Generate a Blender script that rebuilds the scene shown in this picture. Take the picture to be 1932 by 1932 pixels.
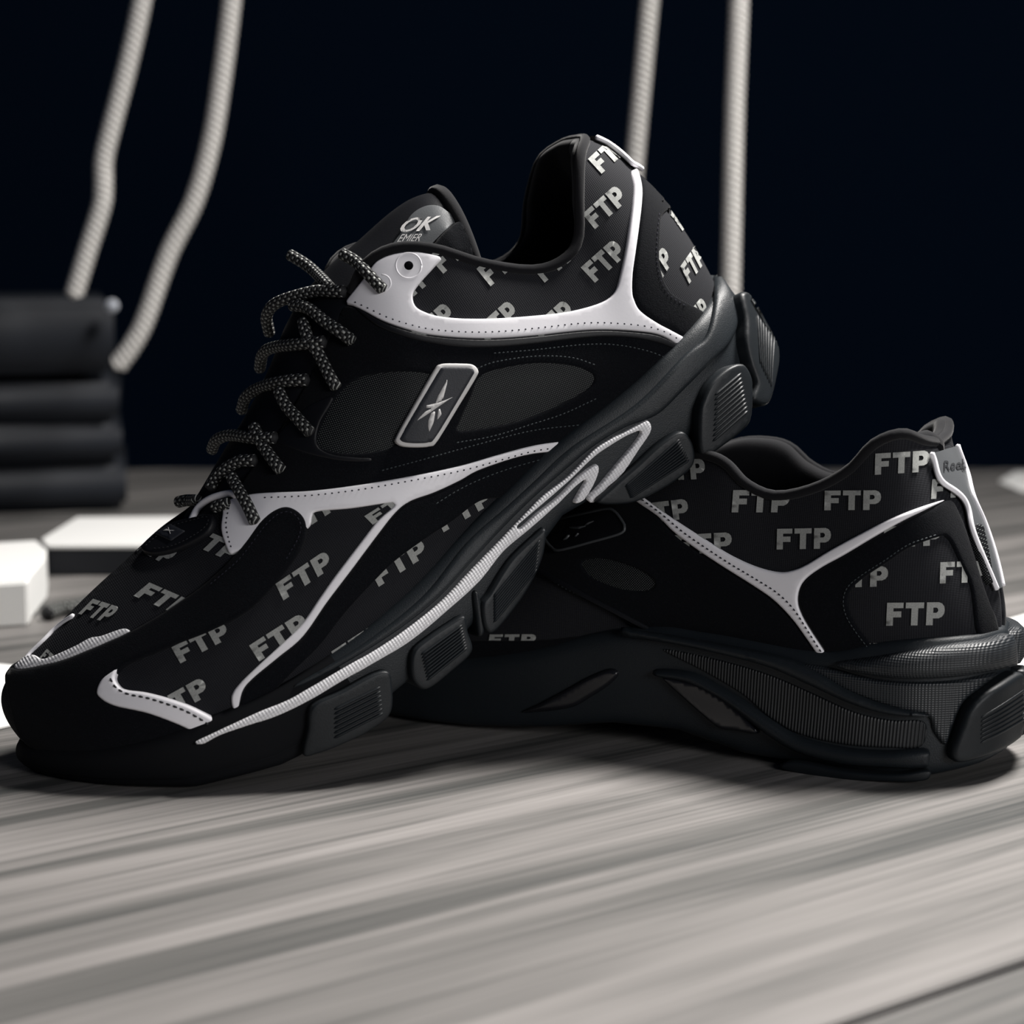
import bpy, bmesh, math, random
import numpy as np
from mathutils import Vector, Matrix
from mathutils.bvhtree import BVHTree
from mathutils.geometry import delaunay_2d_cdt

random.seed(4)
for o in list(bpy.data.objects):
    bpy.data.objects.remove(o)
S = bpy.context.scene
COL = S.collection
R = math.radians

# ------------------------------------------------------------------ camera
FPX = 3600.0
CAM_H = 0.18
PITCH = R(8.16)
cam = bpy.data.cameras.new('camera')
cam_ob = bpy.data.objects.new('camera', cam)
COL.objects.link(cam_ob)
cam_ob.location = (0, 0, CAM_H)
cam_ob.rotation_euler = (R(90) - PITCH, 0, 0)
cam.sensor_width = 36.0
cam.lens = FPX / 1932.0 * 36.0
cam.clip_start = 0.02
cam.clip_end = 50
cam.dof.use_dof = True
cam.dof.focus_distance = 0.655
cam.dof.aperture_fstop = 9.0
S.camera = cam_ob

# ------------------------------------------------------------------ world, lights, exposure
W = bpy.data.worlds.new('world')
S.world = W
W.use_nodes = True
bg = W.node_tree.nodes['Background']
bg.inputs[0].default_value = (0.30, 0.42, 0.75, 1)
bg.inputs[1].default_value = 0.03
VS = S.view_settings
VS.view_transform = 'Standard'
VS.look = 'None'
VS.gamma = 1.0
VS.use_curve_mapping = False
VS.exposure = 0.15


def area(name, loc, aim, size, power, color=(1, 1, 1), spread=180):
    L = bpy.data.lights.new(name, 'AREA')
    L.shape = 'RECTANGLE'
    L.size, L.size_y = size
    L.energy = power
    L.color = color
    L.spread = R(spread)
    o = bpy.data.objects.new(name, L)
    COL.objects.link(o)
    o.location = loc
    d = Vector(aim) - Vector(loc)
    o.rotation_euler = d.to_track_quat('-Z', 'Y').to_euler()
    return o


area('ceiling_softbox', (0.46, 0.90, 1.00), (0.10, 0.55, 0.0), (0.30, 0.24), 11.5, (1.0, 0.965, 0.93), 115)
area('front_fill', (1.15, -0.75, 0.58), (0.0, 0.66, 0.08), (0.7, 0.5), 11.0, (1.0, 0.985, 0.985))  # unseen low fill, added to brighten the shoe sides


# ------------------------------------------------------------------ materials
def new_mat(name):
    m = bpy.data.materials.new(name)
    m.use_nodes = True
    nt = m.node_tree
    return m, nt, nt.nodes['Principled BSDF']


def N(nt, kind, **kw):
    n = nt.nodes.new(kind)
    for k, v in kw.items():
        if k.startswith('_'):
            setattr(n, k[1:], v)
        else:
            n.inputs[k.replace('__', ' ')].default_value = v
    return n


def mat(name, col, rough=0.6, spec=0.5, noise=None, bump=None, col2=None, sheen=0.0, coat=0.0, metal=0.0):
    """noise=(scale, lo, hi) mixes col->col2 ; bump=(scale, strength, distance)"""
    m, nt, p = new_mat(name)
    p.inputs['Base Color'].default_value = (*col, 1)
    p.inputs['Roughness'].default_value = rough
    p.inputs['Specular IOR Level'].default_value = spec
    p.inputs['Metallic'].default_value = metal
    if sheen:
        p.inputs['Sheen Weight'].default_value = sheen
        p.inputs['Sheen Roughness'].default_value = 0.45
    if coat:
        p.inputs['Coat Weight'].default_value = coat
    tc = N(nt, 'ShaderNodeTexCoord')
    if noise:
        t = N(nt, 'ShaderNodeTexNoise', Scale=noise[0], Detail=3.0)
        nt.links.new(tc.outputs['Object'], t.inputs['Vector'])
        r = N(nt, 'ShaderNodeValToRGB')
        r.color_ramp.elements[0].position = noise[1]
        r.color_ramp.elements[1].position = noise[2]
        r.color_ramp.elements[0].color = (*col, 1)
        r.color_ramp.elements[1].color = (*(col2 or col), 1)
        nt.links.new(t.outputs['Fac'], r.inputs['Fac'])
        nt.links.new(r.outputs['Color'], p.inputs['Base Color'])
    if bump:
        t = N(nt, 'ShaderNodeTexNoise', Scale=bump[0], Detail=2.0)
        nt.links.new(tc.outputs['Object'], t.inputs['Vector'])
        b = N(nt, 'ShaderNodeBump', Strength=bump[1], Distance=bump[2])
        nt.links.new(t.outputs['Fac'], b.inputs['Height'])
        nt.links.new(b.outputs['Normal'], p.inputs['Normal'])
    return m


def wave_pair(nt, vec_out, k, ang, kind='MULTIPLY', k2=None, ang2=None):
    """product (or max) of two sine gratings in a 2d coordinate, output 0..1-ish socket"""
    def grating(kk, aa):
        d = N(nt, 'ShaderNodeVectorMath', _operation='DOT_PRODUCT')
        d.inputs[1].default_value = (math.cos(aa) * kk, math.sin(aa) * kk, 0)
        nt.links.new(vec_out, d.inputs[0])
        s = N(nt, 'ShaderNodeMath', _operation='SINE')
        nt.links.new(d.outputs['Value'], s.inputs[0])
        return s.outputs[0]
    a = grating(k, ang)
    b = grating(k2 or k, -ang if ang2 is None else ang2)
    m = N(nt, 'ShaderNodeMath', _operation=kind)
    nt.links.new(a, m.inputs[0])
    nt.links.new(b, m.inputs[1])
    return m.outputs[0]


def ramp(nt, src, stops):
    r = N(nt, 'ShaderNodeValToRGB')
    el = r.color_ramp.elements
    while len(el) < len(stops):
        el.new(0.5)
    for e, (p, c) in zip(el, stops):
        e.position = p
        e.color = (*c, 1)
    nt.links.new(src, r.inputs['Fac'])
    return r.outputs['Color']


def rng(nt, src, a, b, c=0.0, d=1.0):
    r = N(nt, 'ShaderNodeMapRange')
    r.inputs[1].default_value, r.inputs[2].default_value = a, b
    r.inputs[3].default_value, r.inputs[4].default_value = c, d
    nt.links.new(src, r.inputs[0])
    return r.outputs[0]


def bump_to(nt, p, height, strength, dist):
    b = N(nt, 'ShaderNodeBump', Strength=strength, Distance=dist)
    nt.links.new(height, b.inputs['Height'])
    nt.links.new(b.outputs['Normal'], p.inputs['Normal'])


def uvout(nt):
    return N(nt, 'ShaderNodeUVMap').outputs['UV']


M = {}
M['suede'] = mat('black_suede', (0.0028, 0.0034, 0.0050), 0.95, 0.10, (3200, 0.52, 0.80), (2600, 0.5, 0.0003), (0.012, 0.013, 0.016), sheen=0.05)
M['leather'] = mat('black_leather', (0.0050, 0.0055, 0.0075), 0.5, 0.25, bump=(1500, 0.2, 0.0002))
M['white'] = mat('white_leather', (0.90, 0.885, 0.92), 0.42, 0.35, bump=(900, 0.10, 0.0002))
M['lining'] = mat('black_lining', (0.006, 0.0062, 0.0078), 0.9, 0.15, sheen=0.15, bump=(3000, 0.4, 0.0002))
M['insole'] = mat('black_insole', (0.005, 0.005, 0.006), 0.95, 0.1)
M['stitch_dark'] = mat('dark_thread', (0.02, 0.02, 0.03), 0.8, 0.2)
M['stitch_teal'] = mat('grey_thread', (0.045, 0.055, 0.06), 0.6, 0.3)
M['badge'] = mat('badge_rubber', (0.014, 0.016, 0.022), 0.55, 0.4, bump=(2500, 0.3, 0.0002))
M['badge_white'] = mat('badge_white', (0.62, 0.61, 0.60), 0.5, 0.4)
M['badge_dark'] = mat('badge_dark_line', (0.05, 0.055, 0.06), 0.35, 0.5)
M['foam'] = mat('black_foam', (0.0110, 0.0145, 0.0178), 0.46, 0.30, bump=(2600, 0.35, 0.0003))
M['pod'] = mat('black_rubber', (0.0080, 0.0106, 0.0130), 0.46, 0.30, bump=(2600, 0.2, 0.0002))
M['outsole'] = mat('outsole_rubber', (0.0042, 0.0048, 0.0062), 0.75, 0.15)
M['tab_grey'] = mat('grey_tab', (0.085, 0.090, 0.095), 0.45, 0.4, bump=(2000, 0.2, 0.0002))
M['print'] = mat('grey_print', (0.36, 0.365, 0.35), 0.7, 0.3, (2200, 0.35, 0.7), None, (0.26, 0.27, 0.26))
M['print_dark'] = mat('dark_print', (0.02, 0.021, 0.024), 0.6, 0.3)
M['rope'] = mat('white_rope', (0.80, 0.775, 0.74), 0.85, 0.2, (700, 0.4, 0.7), (1600, 0.4, 0.0006), (0.70, 0.68, 0.645))
M['paper'] = mat('white_paper', (0.88, 0.88, 0.86), 0.8, 0.2)
M['slab'] = mat('black_slab', (0.013, 0.0155, 0.021), 0.6, 0.4)
M['wall'] = mat('black_cloth', (0.0075, 0.0180, 0.0380), 1.0, 0.0)
M['metal'] = mat('pale_metal_glint', (0.72, 0.76, 0.84), 0.3, 0.5)  # the metal stud's glint is put into this pale colour
M['shank'] = mat('smoke_plastic', (0.010, 0.0105, 0.013), 0.22, 0.5)
M['hole'] = mat('eyelet_dark', (0.002, 0.002, 0.003), 0.9, 0.05)

# knitted fabric: fine weave from object-space UV in metres
m, nt, p = new_mat('black_knit')
uv = uvout(nt)
h = wave_pair(nt, uv, 7000, 0.9)
c = ramp(nt, rng(nt, h, -1, 1), [(0.35, (0.0075, 0.0080, 0.0105)), (0.95, (0.020, 0.021, 0.025))])
nt.links.new(c, p.inputs['Base Color'])
p.inputs['Roughness'].default_value = 0.85
p.inputs['Specular IOR Level'].default_value = 0.2
bump_to(nt, p, h, 0.25, 0.0002)
M['knit'] = m

# open mesh: staggered bright yarn dots over black
m, nt, p = new_mat('dotted_mesh')
uv = uvout(nt)
h = wave_pair(nt, uv, 6800, 0.0, 'MULTIPLY', 6800, math.pi / 2)
c = ramp(nt, rng(nt, h, -1, 1), [(0.80, (0.004, 0.0046, 0.006)), (0.96, (0.20, 0.22, 0.21))])
nt.links.new(c, p.inputs['Base Color'])
p.inputs['Roughness'].default_value = 0.6
p.inputs['Specular IOR Level'].default_value = 0.15
M['mesh'] = m

# textured foam (snake-skin net) for the rear midsole and the white stripe
for nm, key, k, a, lo, hi, rr in (('netted_foam', 'net', 5200, 0.9, (0.008, 0.0105, 0.0135), (0.017, 0.021, 0.025), 0.45),
                                  ('white_netted_stripe', 'stripe', 4600, 0.9, (0.74, 0.74, 0.76), (0.90, 0.89, 0.91), 0.5)):
    m, nt, p = new_mat(nm)
    uv = uvout(nt)
    h = wave_pair(nt, uv, k, a)
    c = ramp(nt, rng(nt, h, -1, 1), [(0.30, lo), (0.75, hi)])
    nt.links.new(c, p.inputs['Base Color'])
    p.inputs['Roughness'].default_value = rr
    bump_to(nt, p, h, 0.4, 0.0003)
    M[key] = m

# finely ribbed foam
m, nt, p = new_mat('ribbed_foam')
uv = uvout(nt)
h = wave_pair(nt, uv, 5600, 0.05, 'MAXIMUM', 5600, 0.05)
c = ramp(nt, rng(nt, h, -1, 1), [(0.2, (0.0055, 0.007, 0.009)), (0.9, (0.012, 0.0145, 0.017))])
nt.links.new(c, p.inputs['Base Color'])
p.inputs['Roughness'].default_value = 0.5
bump_to(nt, p, h, 0.5, 0.0004)
M['ribfoam'] = m

# speckled rope lace: uv.x metres along, uv.y 0..1 around
m, nt, p = new_mat('speckled_lace')
uv = uvout(nt)
sc = N(nt, 'ShaderNodeVectorMath', _operation='MULTIPLY')
sc.inputs[1].default_value = (2300.0, 2 * math.pi * 5, 0)
nt.links.new(uv, sc.inputs[0])
h = wave_pair(nt, sc.outputs[0], 1.0, 0.0, 'MULTIPLY', 1.0, math.pi / 2)
c = ramp(nt, rng(nt, h, -1, 1), [(0.58, (0.005, 0.0055, 0.007)), (0.78, (0.38, 0.39, 0.37))])
nt.links.new(c, p.inputs['Base Color'])
p.inputs['Roughness'].default_value = 0.75
ab = N(nt, 'ShaderNodeMath', _operation='ABSOLUTE')
nt.links.new(h, ab.inputs[0])
bump_to(nt, p, ab.outputs[0], 0.9, 0.0009)
M['lace'] = m

# wood-grain table top, grain along local x
m, nt, p = new_mat('grey_wood')
tc = N(nt, 'ShaderNodeTexCoord')
mp = N(nt, 'ShaderNodeMapping')
mp.inputs['Scale'].default_value = (1.9, 46.0, 1.0)
nt.links.new(tc.outputs['Object'], mp.inputs['Vector'])
t1 = N(nt, 'ShaderNodeTexNoise', Scale=1.0, Detail=5.0, Roughness=0.55, Distortion=0.6)
nt.links.new(mp.outputs[0], t1.inputs['Vector'])
mp2 = N(nt, 'ShaderNodeMapping')
mp2.inputs['Scale'].default_value = (7.0, 420.0, 1.0)
nt.links.new(tc.outputs['Object'], mp2.inputs['Vector'])
t2 = N(nt, 'ShaderNodeTexNoise', Scale=1.0, Detail=3.0, Roughness=0.5)
nt.links.new(mp2.outputs[0], t2.inputs['Vector'])
mx = N(nt, 'ShaderNodeMath', _operation='MULTIPLY_ADD')
nt.links.new(t2.outputs['Fac'], mx.inputs[0])
mx.inputs[1].default_value = 0.34
nt.links.new(t1.outputs['Fac'], mx.inputs[2])
c = ramp(nt, mx.outputs[0], [(0.47, (0.052, 0.054, 0.053)), (0.60, (0.110, 0.108, 0.103)), (0.76, (0.215, 0.204, 0.196)), (0.95, (0.30, 0.284, 0.275))])
nt.links.new(c, p.inputs['Base Color'])
p.inputs['Roughness'].default_value = 0.5
p.inputs['Specular IOR Level'].default_value = 0.3
bump_to(nt, p, t2.outputs['Fac'], 0.12, 0.0005)
M['wood'] = m


# ------------------------------------------------------------------ object helpers
def tag(o, label=None, cat=None, group=None, kind=None):
    for k, v in (('label', label), ('category', cat), ('group', group), ('kind', kind)):
        if v:
            o[k] = v
    return o


def obj(name, me, material, parent=None, smooth=True):
    if smooth:
        me.polygons.foreach_set('use_smooth', [True] * len(me.polygons))
    if material and not me.materials:
        me.materials.append(M[material])
    o = bpy.data.objects.new(name, me)
    COL.objects.link(o)
    o.parent = parent
    return o


def mesh(name, V, Fc, UV=None):
    me = bpy.data.meshes.new(name)
    me.from_pydata([tuple(map(float, v)) for v in V], [], [tuple(map(int, f)) for f in Fc])
    if UV is not None:
        l = me.uv_layers.new(name='UVMap')
        idx = np.empty(len(me.loops), dtype=np.int32)
        me.loops.foreach_get('vertex_index', idx)
        l.data.foreach_set('uv', np.asarray(UV, dtype=np.float32)[idx].ravel())
    me.update()
    return me


def catmull(P, n, closed=False):
    """n samples per segment through points P (any dimension)"""
    P = np.asarray(P, float)
    k = len(P)
    out = []
    segs = k if closed else k - 1
    for i in range(segs):
        if closed:
            a, b, c, d = P[(i - 1) % k], P[i], P[(i + 1) % k], P[(i + 2) % k]
        else:
            b, c = P[i], P[i + 1]
            a = P[i - 1] if i > 0 else 2 * b - c
            d = P[i + 2] if i + 2 < k else 2 * c - b
        for j in range(n):
            t = j / n
            out.append(0.5 * ((2 * b) + (c - a) * t + (2 * a - 5 * b + 4 * c - d) * t * t + (3 * b - a - 3 * c + d) * t ** 3))
    if not closed:
        out.append(P[-1])
    return np.array(out)


def resample(P, step, closed=False):
    P = np.asarray(P, float)
    Q = np.vstack([P, P[:1]]) if closed else P
    s = np.r_[0, np.cumsum(np.linalg.norm(np.diff(Q, axis=0), axis=1))]
    n = max(2, int(round(s[-1] / step)))
    t = np.linspace(0, s[-1], n + 1)
    R_ = np.stack([np.interp(t, s, Q[:, i]) for i in range(Q.shape[1])], 1)
    return R_[:-1] if closed else R_


def tube_mesh(name, P, r, sides=10, caps=True, strands=0, twist=0.0, depth=0.25):
    """round tube along 3d polyline, uv = (metres along, turn around); optional twisted strands"""
    P = np.asarray(P, float)
    n = len(P)
    T = np.gradient(P, axis=0)
    T /= np.linalg.norm(T, axis=1)[:, None] + 1e-12
    up = np.array([0.13, 0.2, 0.97])
    Nn = []
    v = np.cross(T[0], up)
    v /= np.linalg.norm(v)
    for i in range(n):
        v = v - T[i] * (v @ T[i])
        v /= np.linalg.norm(v)
        Nn.append(v.copy())
    Nn = np.array(Nn)
    Bn = np.cross(T, Nn)
    s = np.r_[0, np.cumsum(np.linalg.norm(np.diff(P, axis=0), axis=1))]
    rr = np.full(n, r) if np.isscalar(r) else np.asarray(r, float)
    V, UV, Fc = [], [], []
    for i in range(n):
        for j in range(sides + 1):
            a = 2 * math.pi * j / sides
            k = rr[i]
            if strands:
                k *= 1 - depth * (1 - abs(math.sin(strands * 0.5 * (a + twist * s[i]))))
            V.append(P[i] + (Nn[i] * math.cos(a) + Bn[i] * math.sin(a)) * k)
            UV.append((s[i], j / sides))
    w = sides + 1
    for i in range(n - 1):
        for j in range(sides):
            Fc.append((i * w + j, i * w + j + 1, (i + 1) * w + j + 1, (i + 1) * w + j))
    if caps:
        for i, sg in ((0, -1), (n - 1, 1)):
            V.append(P[i] + T[i] * sg * rr[i] * 0.5)
            UV.append((s[i], 0.5))
            c_ = len(V) - 1
            for j in range(sides):
                f = (i * w + j, i * w + j + 1, c_)
                Fc.append(f if sg > 0 else f[::-1])
    return mesh(name, V, Fc, UV)


# ------------------------------------------------------------------ photo geometry -> rays on the shoe surface
def ray_world(px, py):
    dx = (px - 966.0) / FPX
    dz = -(py - 966.0) / FPX
    c_, s_ = math.cos(PITCH), math.sin(PITCH)
    return np.array([dx, c_ + dz * s_, -s_ + dz * c_])


CAM = np.array([0, 0, CAM_H])


def ground(px, py, z=0.0):
    d = ray_world(px, py)
    return CAM + d * ((z - CAM_H) / d[2])


def at_depth(px, py, y):
    d = ray_world(px, py)
    return CAM + d * (y / d[1])


def in_poly(P, poly):
    x, y = P[:, 0], P[:, 1]
    r = np.zeros(len(P), bool)
    j = len(poly) - 1
    for i in range(len(poly)):
        xi, yi = poly[i]
        xj, yj = poly[j]
        if yi != yj:
            r ^= ((yi > y) != (yj > y)) & (x < (xj - xi) * (y - yi) / (yj - yi) + xi)
        j = i
    return r


def dist_poly(P, poly):
    A = poly
    B = np.roll(poly, -1, 0)
    best = np.full(len(P), 1e9)
    for k in range(0, len(A), 64):
        a, b = A[k:k + 64], B[k:k + 64]
        d = b - a
        L = (d * d).sum(1) + 1e-12
        t = np.clip(((P[:, None, :] - a) * d).sum(2) / L, 0, 1)
        q = a + t[..., None] * d
        best = np.minimum(best, np.sqrt(((P[:, None, :] - q) ** 2).sum(2)).min(1))
    return best


class Shoe:
    def __init__(self, name, P, yaw, pitch):
        y, t = R(yaw), R(pitch)
        self.ex = np.array([-math.cos(y) * math.cos(t), -math.sin(y) * math.cos(t), -math.sin(t)])
        self.ey = np.array([math.sin(y), -math.cos(y), 0])
        self.ez = np.cross(self.ex, self.ey)
        self.P = np.array(P, float)
        self.A = np.stack([self.ex, self.ey, self.ez])       # world -> local rows
        self.co = self.A @ (CAM - self.P)
        e = bpy.data.objects.new(name, None)
        e.empty_display_size = 0.05
        COL.objects.link(e)
        mw = Matrix(((self.ex[0], self.ey[0], self.ez[0], P[0]), (self.ex[1], self.ey[1], self.ez[1], P[1]),
                     (self.ex[2], self.ey[2], self.ez[2], P[2]), (0, 0, 0, 1)))
        e.matrix_world = mw
        self.root = e

    def dir(self, px, py):
        d = self.A @ ray_world(px, py)
        return d / np.linalg.norm(d)

    def plane(self, px, py, y):
        d = self.dir(px, py)
        return self.co + d * ((y - self.co[1]) / d[1])

    def hit(self, bvh, px, py):
        d = Vector(self.dir(px, py))
        o = Vector(self.co)
        loc, nor, i, dist = bvh.ray_cast(o, d)
        if loc is None:
            t = 0.65
            for _ in range(14):
                q = o + d * t
                loc, nor, i, dist = bvh.find_nearest(q)
                t = (loc - o).dot(d)
        if nor.dot(d) > 0:
            nor = -nor
        return np.array(loc), np.array(nor)

    # a piece lying on the surface: outline in photo pixels, dropped along sight lines on the surface, raised by h
    def panel(self, name, bvh, poly, material, h=0.0009, edge=0.0, bevel=4.0, skirt=0.0012, parent=None, holes=(), step=4.0,
              grid=8.0, smooth=True, rot=0.0, mirror=False, dome=None, label=None, sharp=False):
        def outline(pl):
            pl = np.array([q[:2] for q in pl], float)
            if sharp:
                return resample(pl, step, True)
            return resample(catmull(pl, 8, True), step, True)
        rings = [outline(poly)] + [outline(q) for q in holes]
        pts, edges = [], []
        for rg in rings:
            b0 = len(pts)
            pts += list(rg)
            edges += [(b0 + i, b0 + (i + 1) % len(rg)) for i in range(len(rg))]
        nring = len(pts)
        cand = []
        for rg in rings:
            tn = np.roll(rg, -1, 0) - np.roll(rg, 1, 0)
            tn /= np.linalg.norm(tn, axis=1)[:, None] + 1e-9
            nn = np.stack([-tn[:, 1], tn[:, 0]], 1)
            for f in (0.25, 0.6, 1.0):
                for sg in (1, -1):
                    cand.append((rg + nn * sg * bevel * f, bevel * f))
        mn, mxx = rings[0].min(0), rings[0].max(0)
        gx, gy = np.meshgrid(np.arange(mn[0], mxx[0], grid), np.arange(mn[1], mxx[1], grid * 0.87))
        gx = gx + (np.arange(gx.shape[0]) % 2)[:, None] * grid * 0.5
        lat = np.stack([gx.ravel(), gy.ravel()], 1)

        def inside(Q):
            k = in_poly(Q, rings[0])
            for hg in rings[1:]:
                k &= ~in_poly(Q, hg)
            return k

        def dist(Q):
            d = dist_poly(Q, rings[0])
            for hg in rings[1:]:
                d = np.minimum(d, dist_poly(Q, hg))
            return d
        acc = []
        for Q, dd in cand:
            k = inside(Q)
            Q = Q[k]
            if len(Q):
                Q = Q[dist(Q) > dd * 0.93]
                acc.append(Q)
        if len(lat):
            Q = lat[inside(lat)]
            if len(Q):
                acc.append(Q[dist(Q) > bevel * 1.0 + grid * 0.35])
        allp = np.vstack([np.array(pts)] + [a for a in acc if len(a)])
        v2, e2, f2, ov, oe, of = delaunay_2d_cdt([Vector(q) for q in allp], edges, [], 0, 1e-4)
        v2 = np.array([(q.x, q.y) for q in v2])
        f2 = [f for f in f2 if len(f) == 3]
        cen = np.array([v2[list(f)].mean(0) for f in f2])
        k = inside(cen)
        f2 = [f for f, q in zip(f2, k) if q]
        d = np.maximum(dist(v2), 0)
        onr = np.zeros(len(v2), bool)
        for i, orig in enumerate(ov):
            onr[i] = any(q < nring for q in orig)
        d[onr] = 0
        x = np.clip(1 - d / bevel, 0, 1)
        hh = edge + (h - edge) * np.sqrt(1 - x * x)
        if dome:
            hh = hh + dome[0] * (1 - np.clip(1 - d / dome[1], 0, 1) ** 2)
        V, NR = [], []
        for q in v2:
            a, b = self.hit(bvh, q[0], q[1])
            V.append(a)
            NR.append(b)
        V, NR = np.array(V), np.array(NR)
        top = V + NR * hh[:, None]
        used = set(i for f in f2 for i in f)
        # boundary edges of the triangulation get a skirt
        cnt = {}
        for f in f2:
            for i in range(3):
                a, b = f[i], f[(i + 1) % 3]
                cnt[(a, b)] = 1
        bnd = [(a, b) for (a, b) in cnt if (b, a) not in cnt]
        verts = list(top)
        low = {}
        for a, b in bnd:
            for q in (a, b):
                if q not in low:
                    low[q] = len(verts)
                    verts.append(V[q] - NR[q] * skirt)
        faces = list(map(tuple, f2)) + [(b, a, low[a], low[b]) for a, b in bnd]
        verts = np.array(verts)
        # consistent orientation: outward faces
        f0 = f2[0]
        nsum = 0.0
        for f in f2[::max(1, len(f2) // 40)]:
            nsum += np.dot(np.cross(top[f[1]] - top[f[0]], top[f[2]] - top[f[0]]), NR[f[0]])
        if nsum < 0:
            faces = [f[::-1] for f in faces]
        keep = sorted(set(i for f in faces for i in f))
        rm = {a: i for i, a in enumerate(keep)}
        verts = verts[keep]
        faces = [tuple(rm[i] for i in f) for f in faces]
        cr, sr = math.cos(rot), math.sin(rot)
        UV = np.stack([verts[:, 0] * cr - verts[:, 2] * sr, verts[:, 0] * sr + verts[:, 2] * cr], 1)
        o = obj(name, mesh(name, verts, faces, UV), material, parent or self.root, smooth)
        if label:
            o['label'] = label
        if mirror:
            c_ = o.copy()
            COL.objects.link(c_)
            c_.scale = (1, -1, 1)
        return o

    def path3(self, bvh, pts, off, n=8, step=None, closed=False, smooth=0):
        P2 = catmull(np.array(pts, float), n, closed)
        if step:
            P2 = resample(P2, step, closed)
        out = []
        for q in P2:
            a, b = self.hit(bvh, q[0], q[1])
            out.append(a + b * off)
        out = np.array(out)
        for _ in range(smooth):
            out[1:-1] = 0.5 * out[1:-1] + 0.25 * (out[2:] + out[:-2])
        return out

    def stripe(self, name, bvh, pts, r, material, off=0.0, parent=None, mirror=False, sides=8, label=None, smooth=0, taper=False):
        P_ = self.path3(bvh, pts, off, step=5.0, smooth=smooth)
        rr = np.full(len(P_), r)
        if taper:
            rr[0] = rr[-1] = r * 0.15
        me = tube_mesh(name, P_, rr, sides)
        o = obj(name, me, material, parent or self.root)
        if label:
            o['label'] = label
        if mirror:
            c_ = o.copy()
            COL.objects.link(c_)
            c_.scale = (1, -1, 1)
        return o

    # a seam of separate little stitches, one joined part
    def seam(self, bvh, pts, gap=12.0, length=6.0, r=0.00028, off=0.001, material='stitch_dark', parent=None):
        P2 = resample(catmull(np.array(pts, float), 8), 2.0)
        s = np.r_[0, np.cumsum(np.linalg.norm(np.diff(P2, axis=0), axis=1))]
        V, Fc = [], []
        t = 0.0
        while t + length < s[-1]:
            pr = []
            for tt in (t, t + length * 0.5, t + length):
                q = (np.interp(tt, s, P2[:, 0]), np.interp(tt, s, P2[:, 1]))
                a, b = self.hit(bvh, *q)
                pr.append((a, b))
            ax = pr[2][0] - pr[0][0]
            ax /= np.linalg.norm(ax) + 1e-12
            b0 = len(V)
            for i, (a, b) in enumerate(pr):
                sd = np.cross(ax, b)
                k = (0.55, 1.0, 0.55)[i]
                lift = off + (0, r * 0.9, 0)[i]
                for c_, u in ((-1, 0), (-0.5, 0.8), (0.5, 0.8), (1, 0)):
                    V.append(a + sd * r * c_ * k + b * (lift + r * u * k - r * 0.3))
            for i in range(2):
                for j in range(3):
                    Fc.append((b0 + i * 4 + j, b0 + i * 4 + j + 1, b0 + i * 4 + 5 + j, b0 + i * 4 + 4 + j))
            t += gap
        o = obj('stitching', mesh('stitching', V, Fc, np.zeros((len(V), 2))), material, parent or self.root)
        o['kind'] = 'stuff'
        return o

    # printed word: glyph polygons mapped by three photo corners of the word
    def word(self, bvh, bl, tl, tr, glyphs, total, material='print', off=0.00042, parent=None, name='printed_word'):
        bl, tl, tr = (np.array(q, float) for q in (bl, tl, tr))
        ux = (tr - tl) / total
        uy = tl - bl
        V, Fc = [], []
        for g in glyphs:
            ring = [bl + ux * x + uy * y for x, y in g[0]]
            hole = [[bl + ux * x + uy * y for x, y in q] for q in g[1:]]
            rings = [resample(np.array(q), 5.0, True) if False else np.vstack([resample(np.array([q[i], q[(i + 1) % len(q)]]), 6.0)[:-1] for i in range(len(q))]) for q in [ring] + hole]
            pts, edges = [], []
            for rg in rings:
                b0 = len(pts)
                pts += [Vector(q) for q in rg]
                edges += [(b0 + i, b0 + (i + 1) % len(rg)) for i in range(len(rg))]
            v2, e2, f2, _, _, _ = delaunay_2d_cdt(pts, edges, [], 0, 1e-4)
            vv = np.array([(q.x, q.y) for q in v2])
            cen = np.array([vv[list(f)].mean(0) for f in f2])
            k = in_poly(cen, rings[0])
            for hg in rings[1:]:
                k &= ~in_poly(cen, hg)
            b0 = len(V)
            for q in vv:
                a, b = self.hit(bvh, q[0], q[1])
                V.append(a + b * off)
            for f, q in zip(f2, k):
                if q:
                    a_, b_, c_ = (np.array(V[b0 + i]) for i in f[:3])
                    nn = np.cross(b_ - a_, c_ - a_)
                    f = tuple(b0 + i for i in f)
                    Fc.append(f if nn @ (self.co - a_) > 0 else f[::-1])
        return obj(name, mesh(name, V, Fc, np.zeros((len(V), 2))), material, parent or self.root)


GLYPH_F = [[(0, 0), (.29, 0), (.29, .36), (.64, .36), (.64, .62), (.29, .62), (.29, .76), (.72, .76), (.72, 1), (0, 1)]]
GLYPH_T = [[(1.08, 0), (1.37, 0), (1.37, .75), (1.62, .75), (1.62, 1), (.82, 1), (.82, .75), (1.08, .75)]]
GLYPH_P = [[(1.74, 0), (2.03, 0), (2.03, .30), (2.28, .30), (2.42, .37), (2.51, .50), (2.53, .66), (2.50, .82), (2.41, .94), (2.27, 1), (1.74, 1)],
           [(2.03, .54), (2.17, .54), (2.23, .59), (2.25, .65), (2.23, .72), (2.17, .77), (2.03, .77)]]
FTP = [GLYPH_F, GLYPH_T, GLYPH_P]
FTP_W = 2.53


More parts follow.
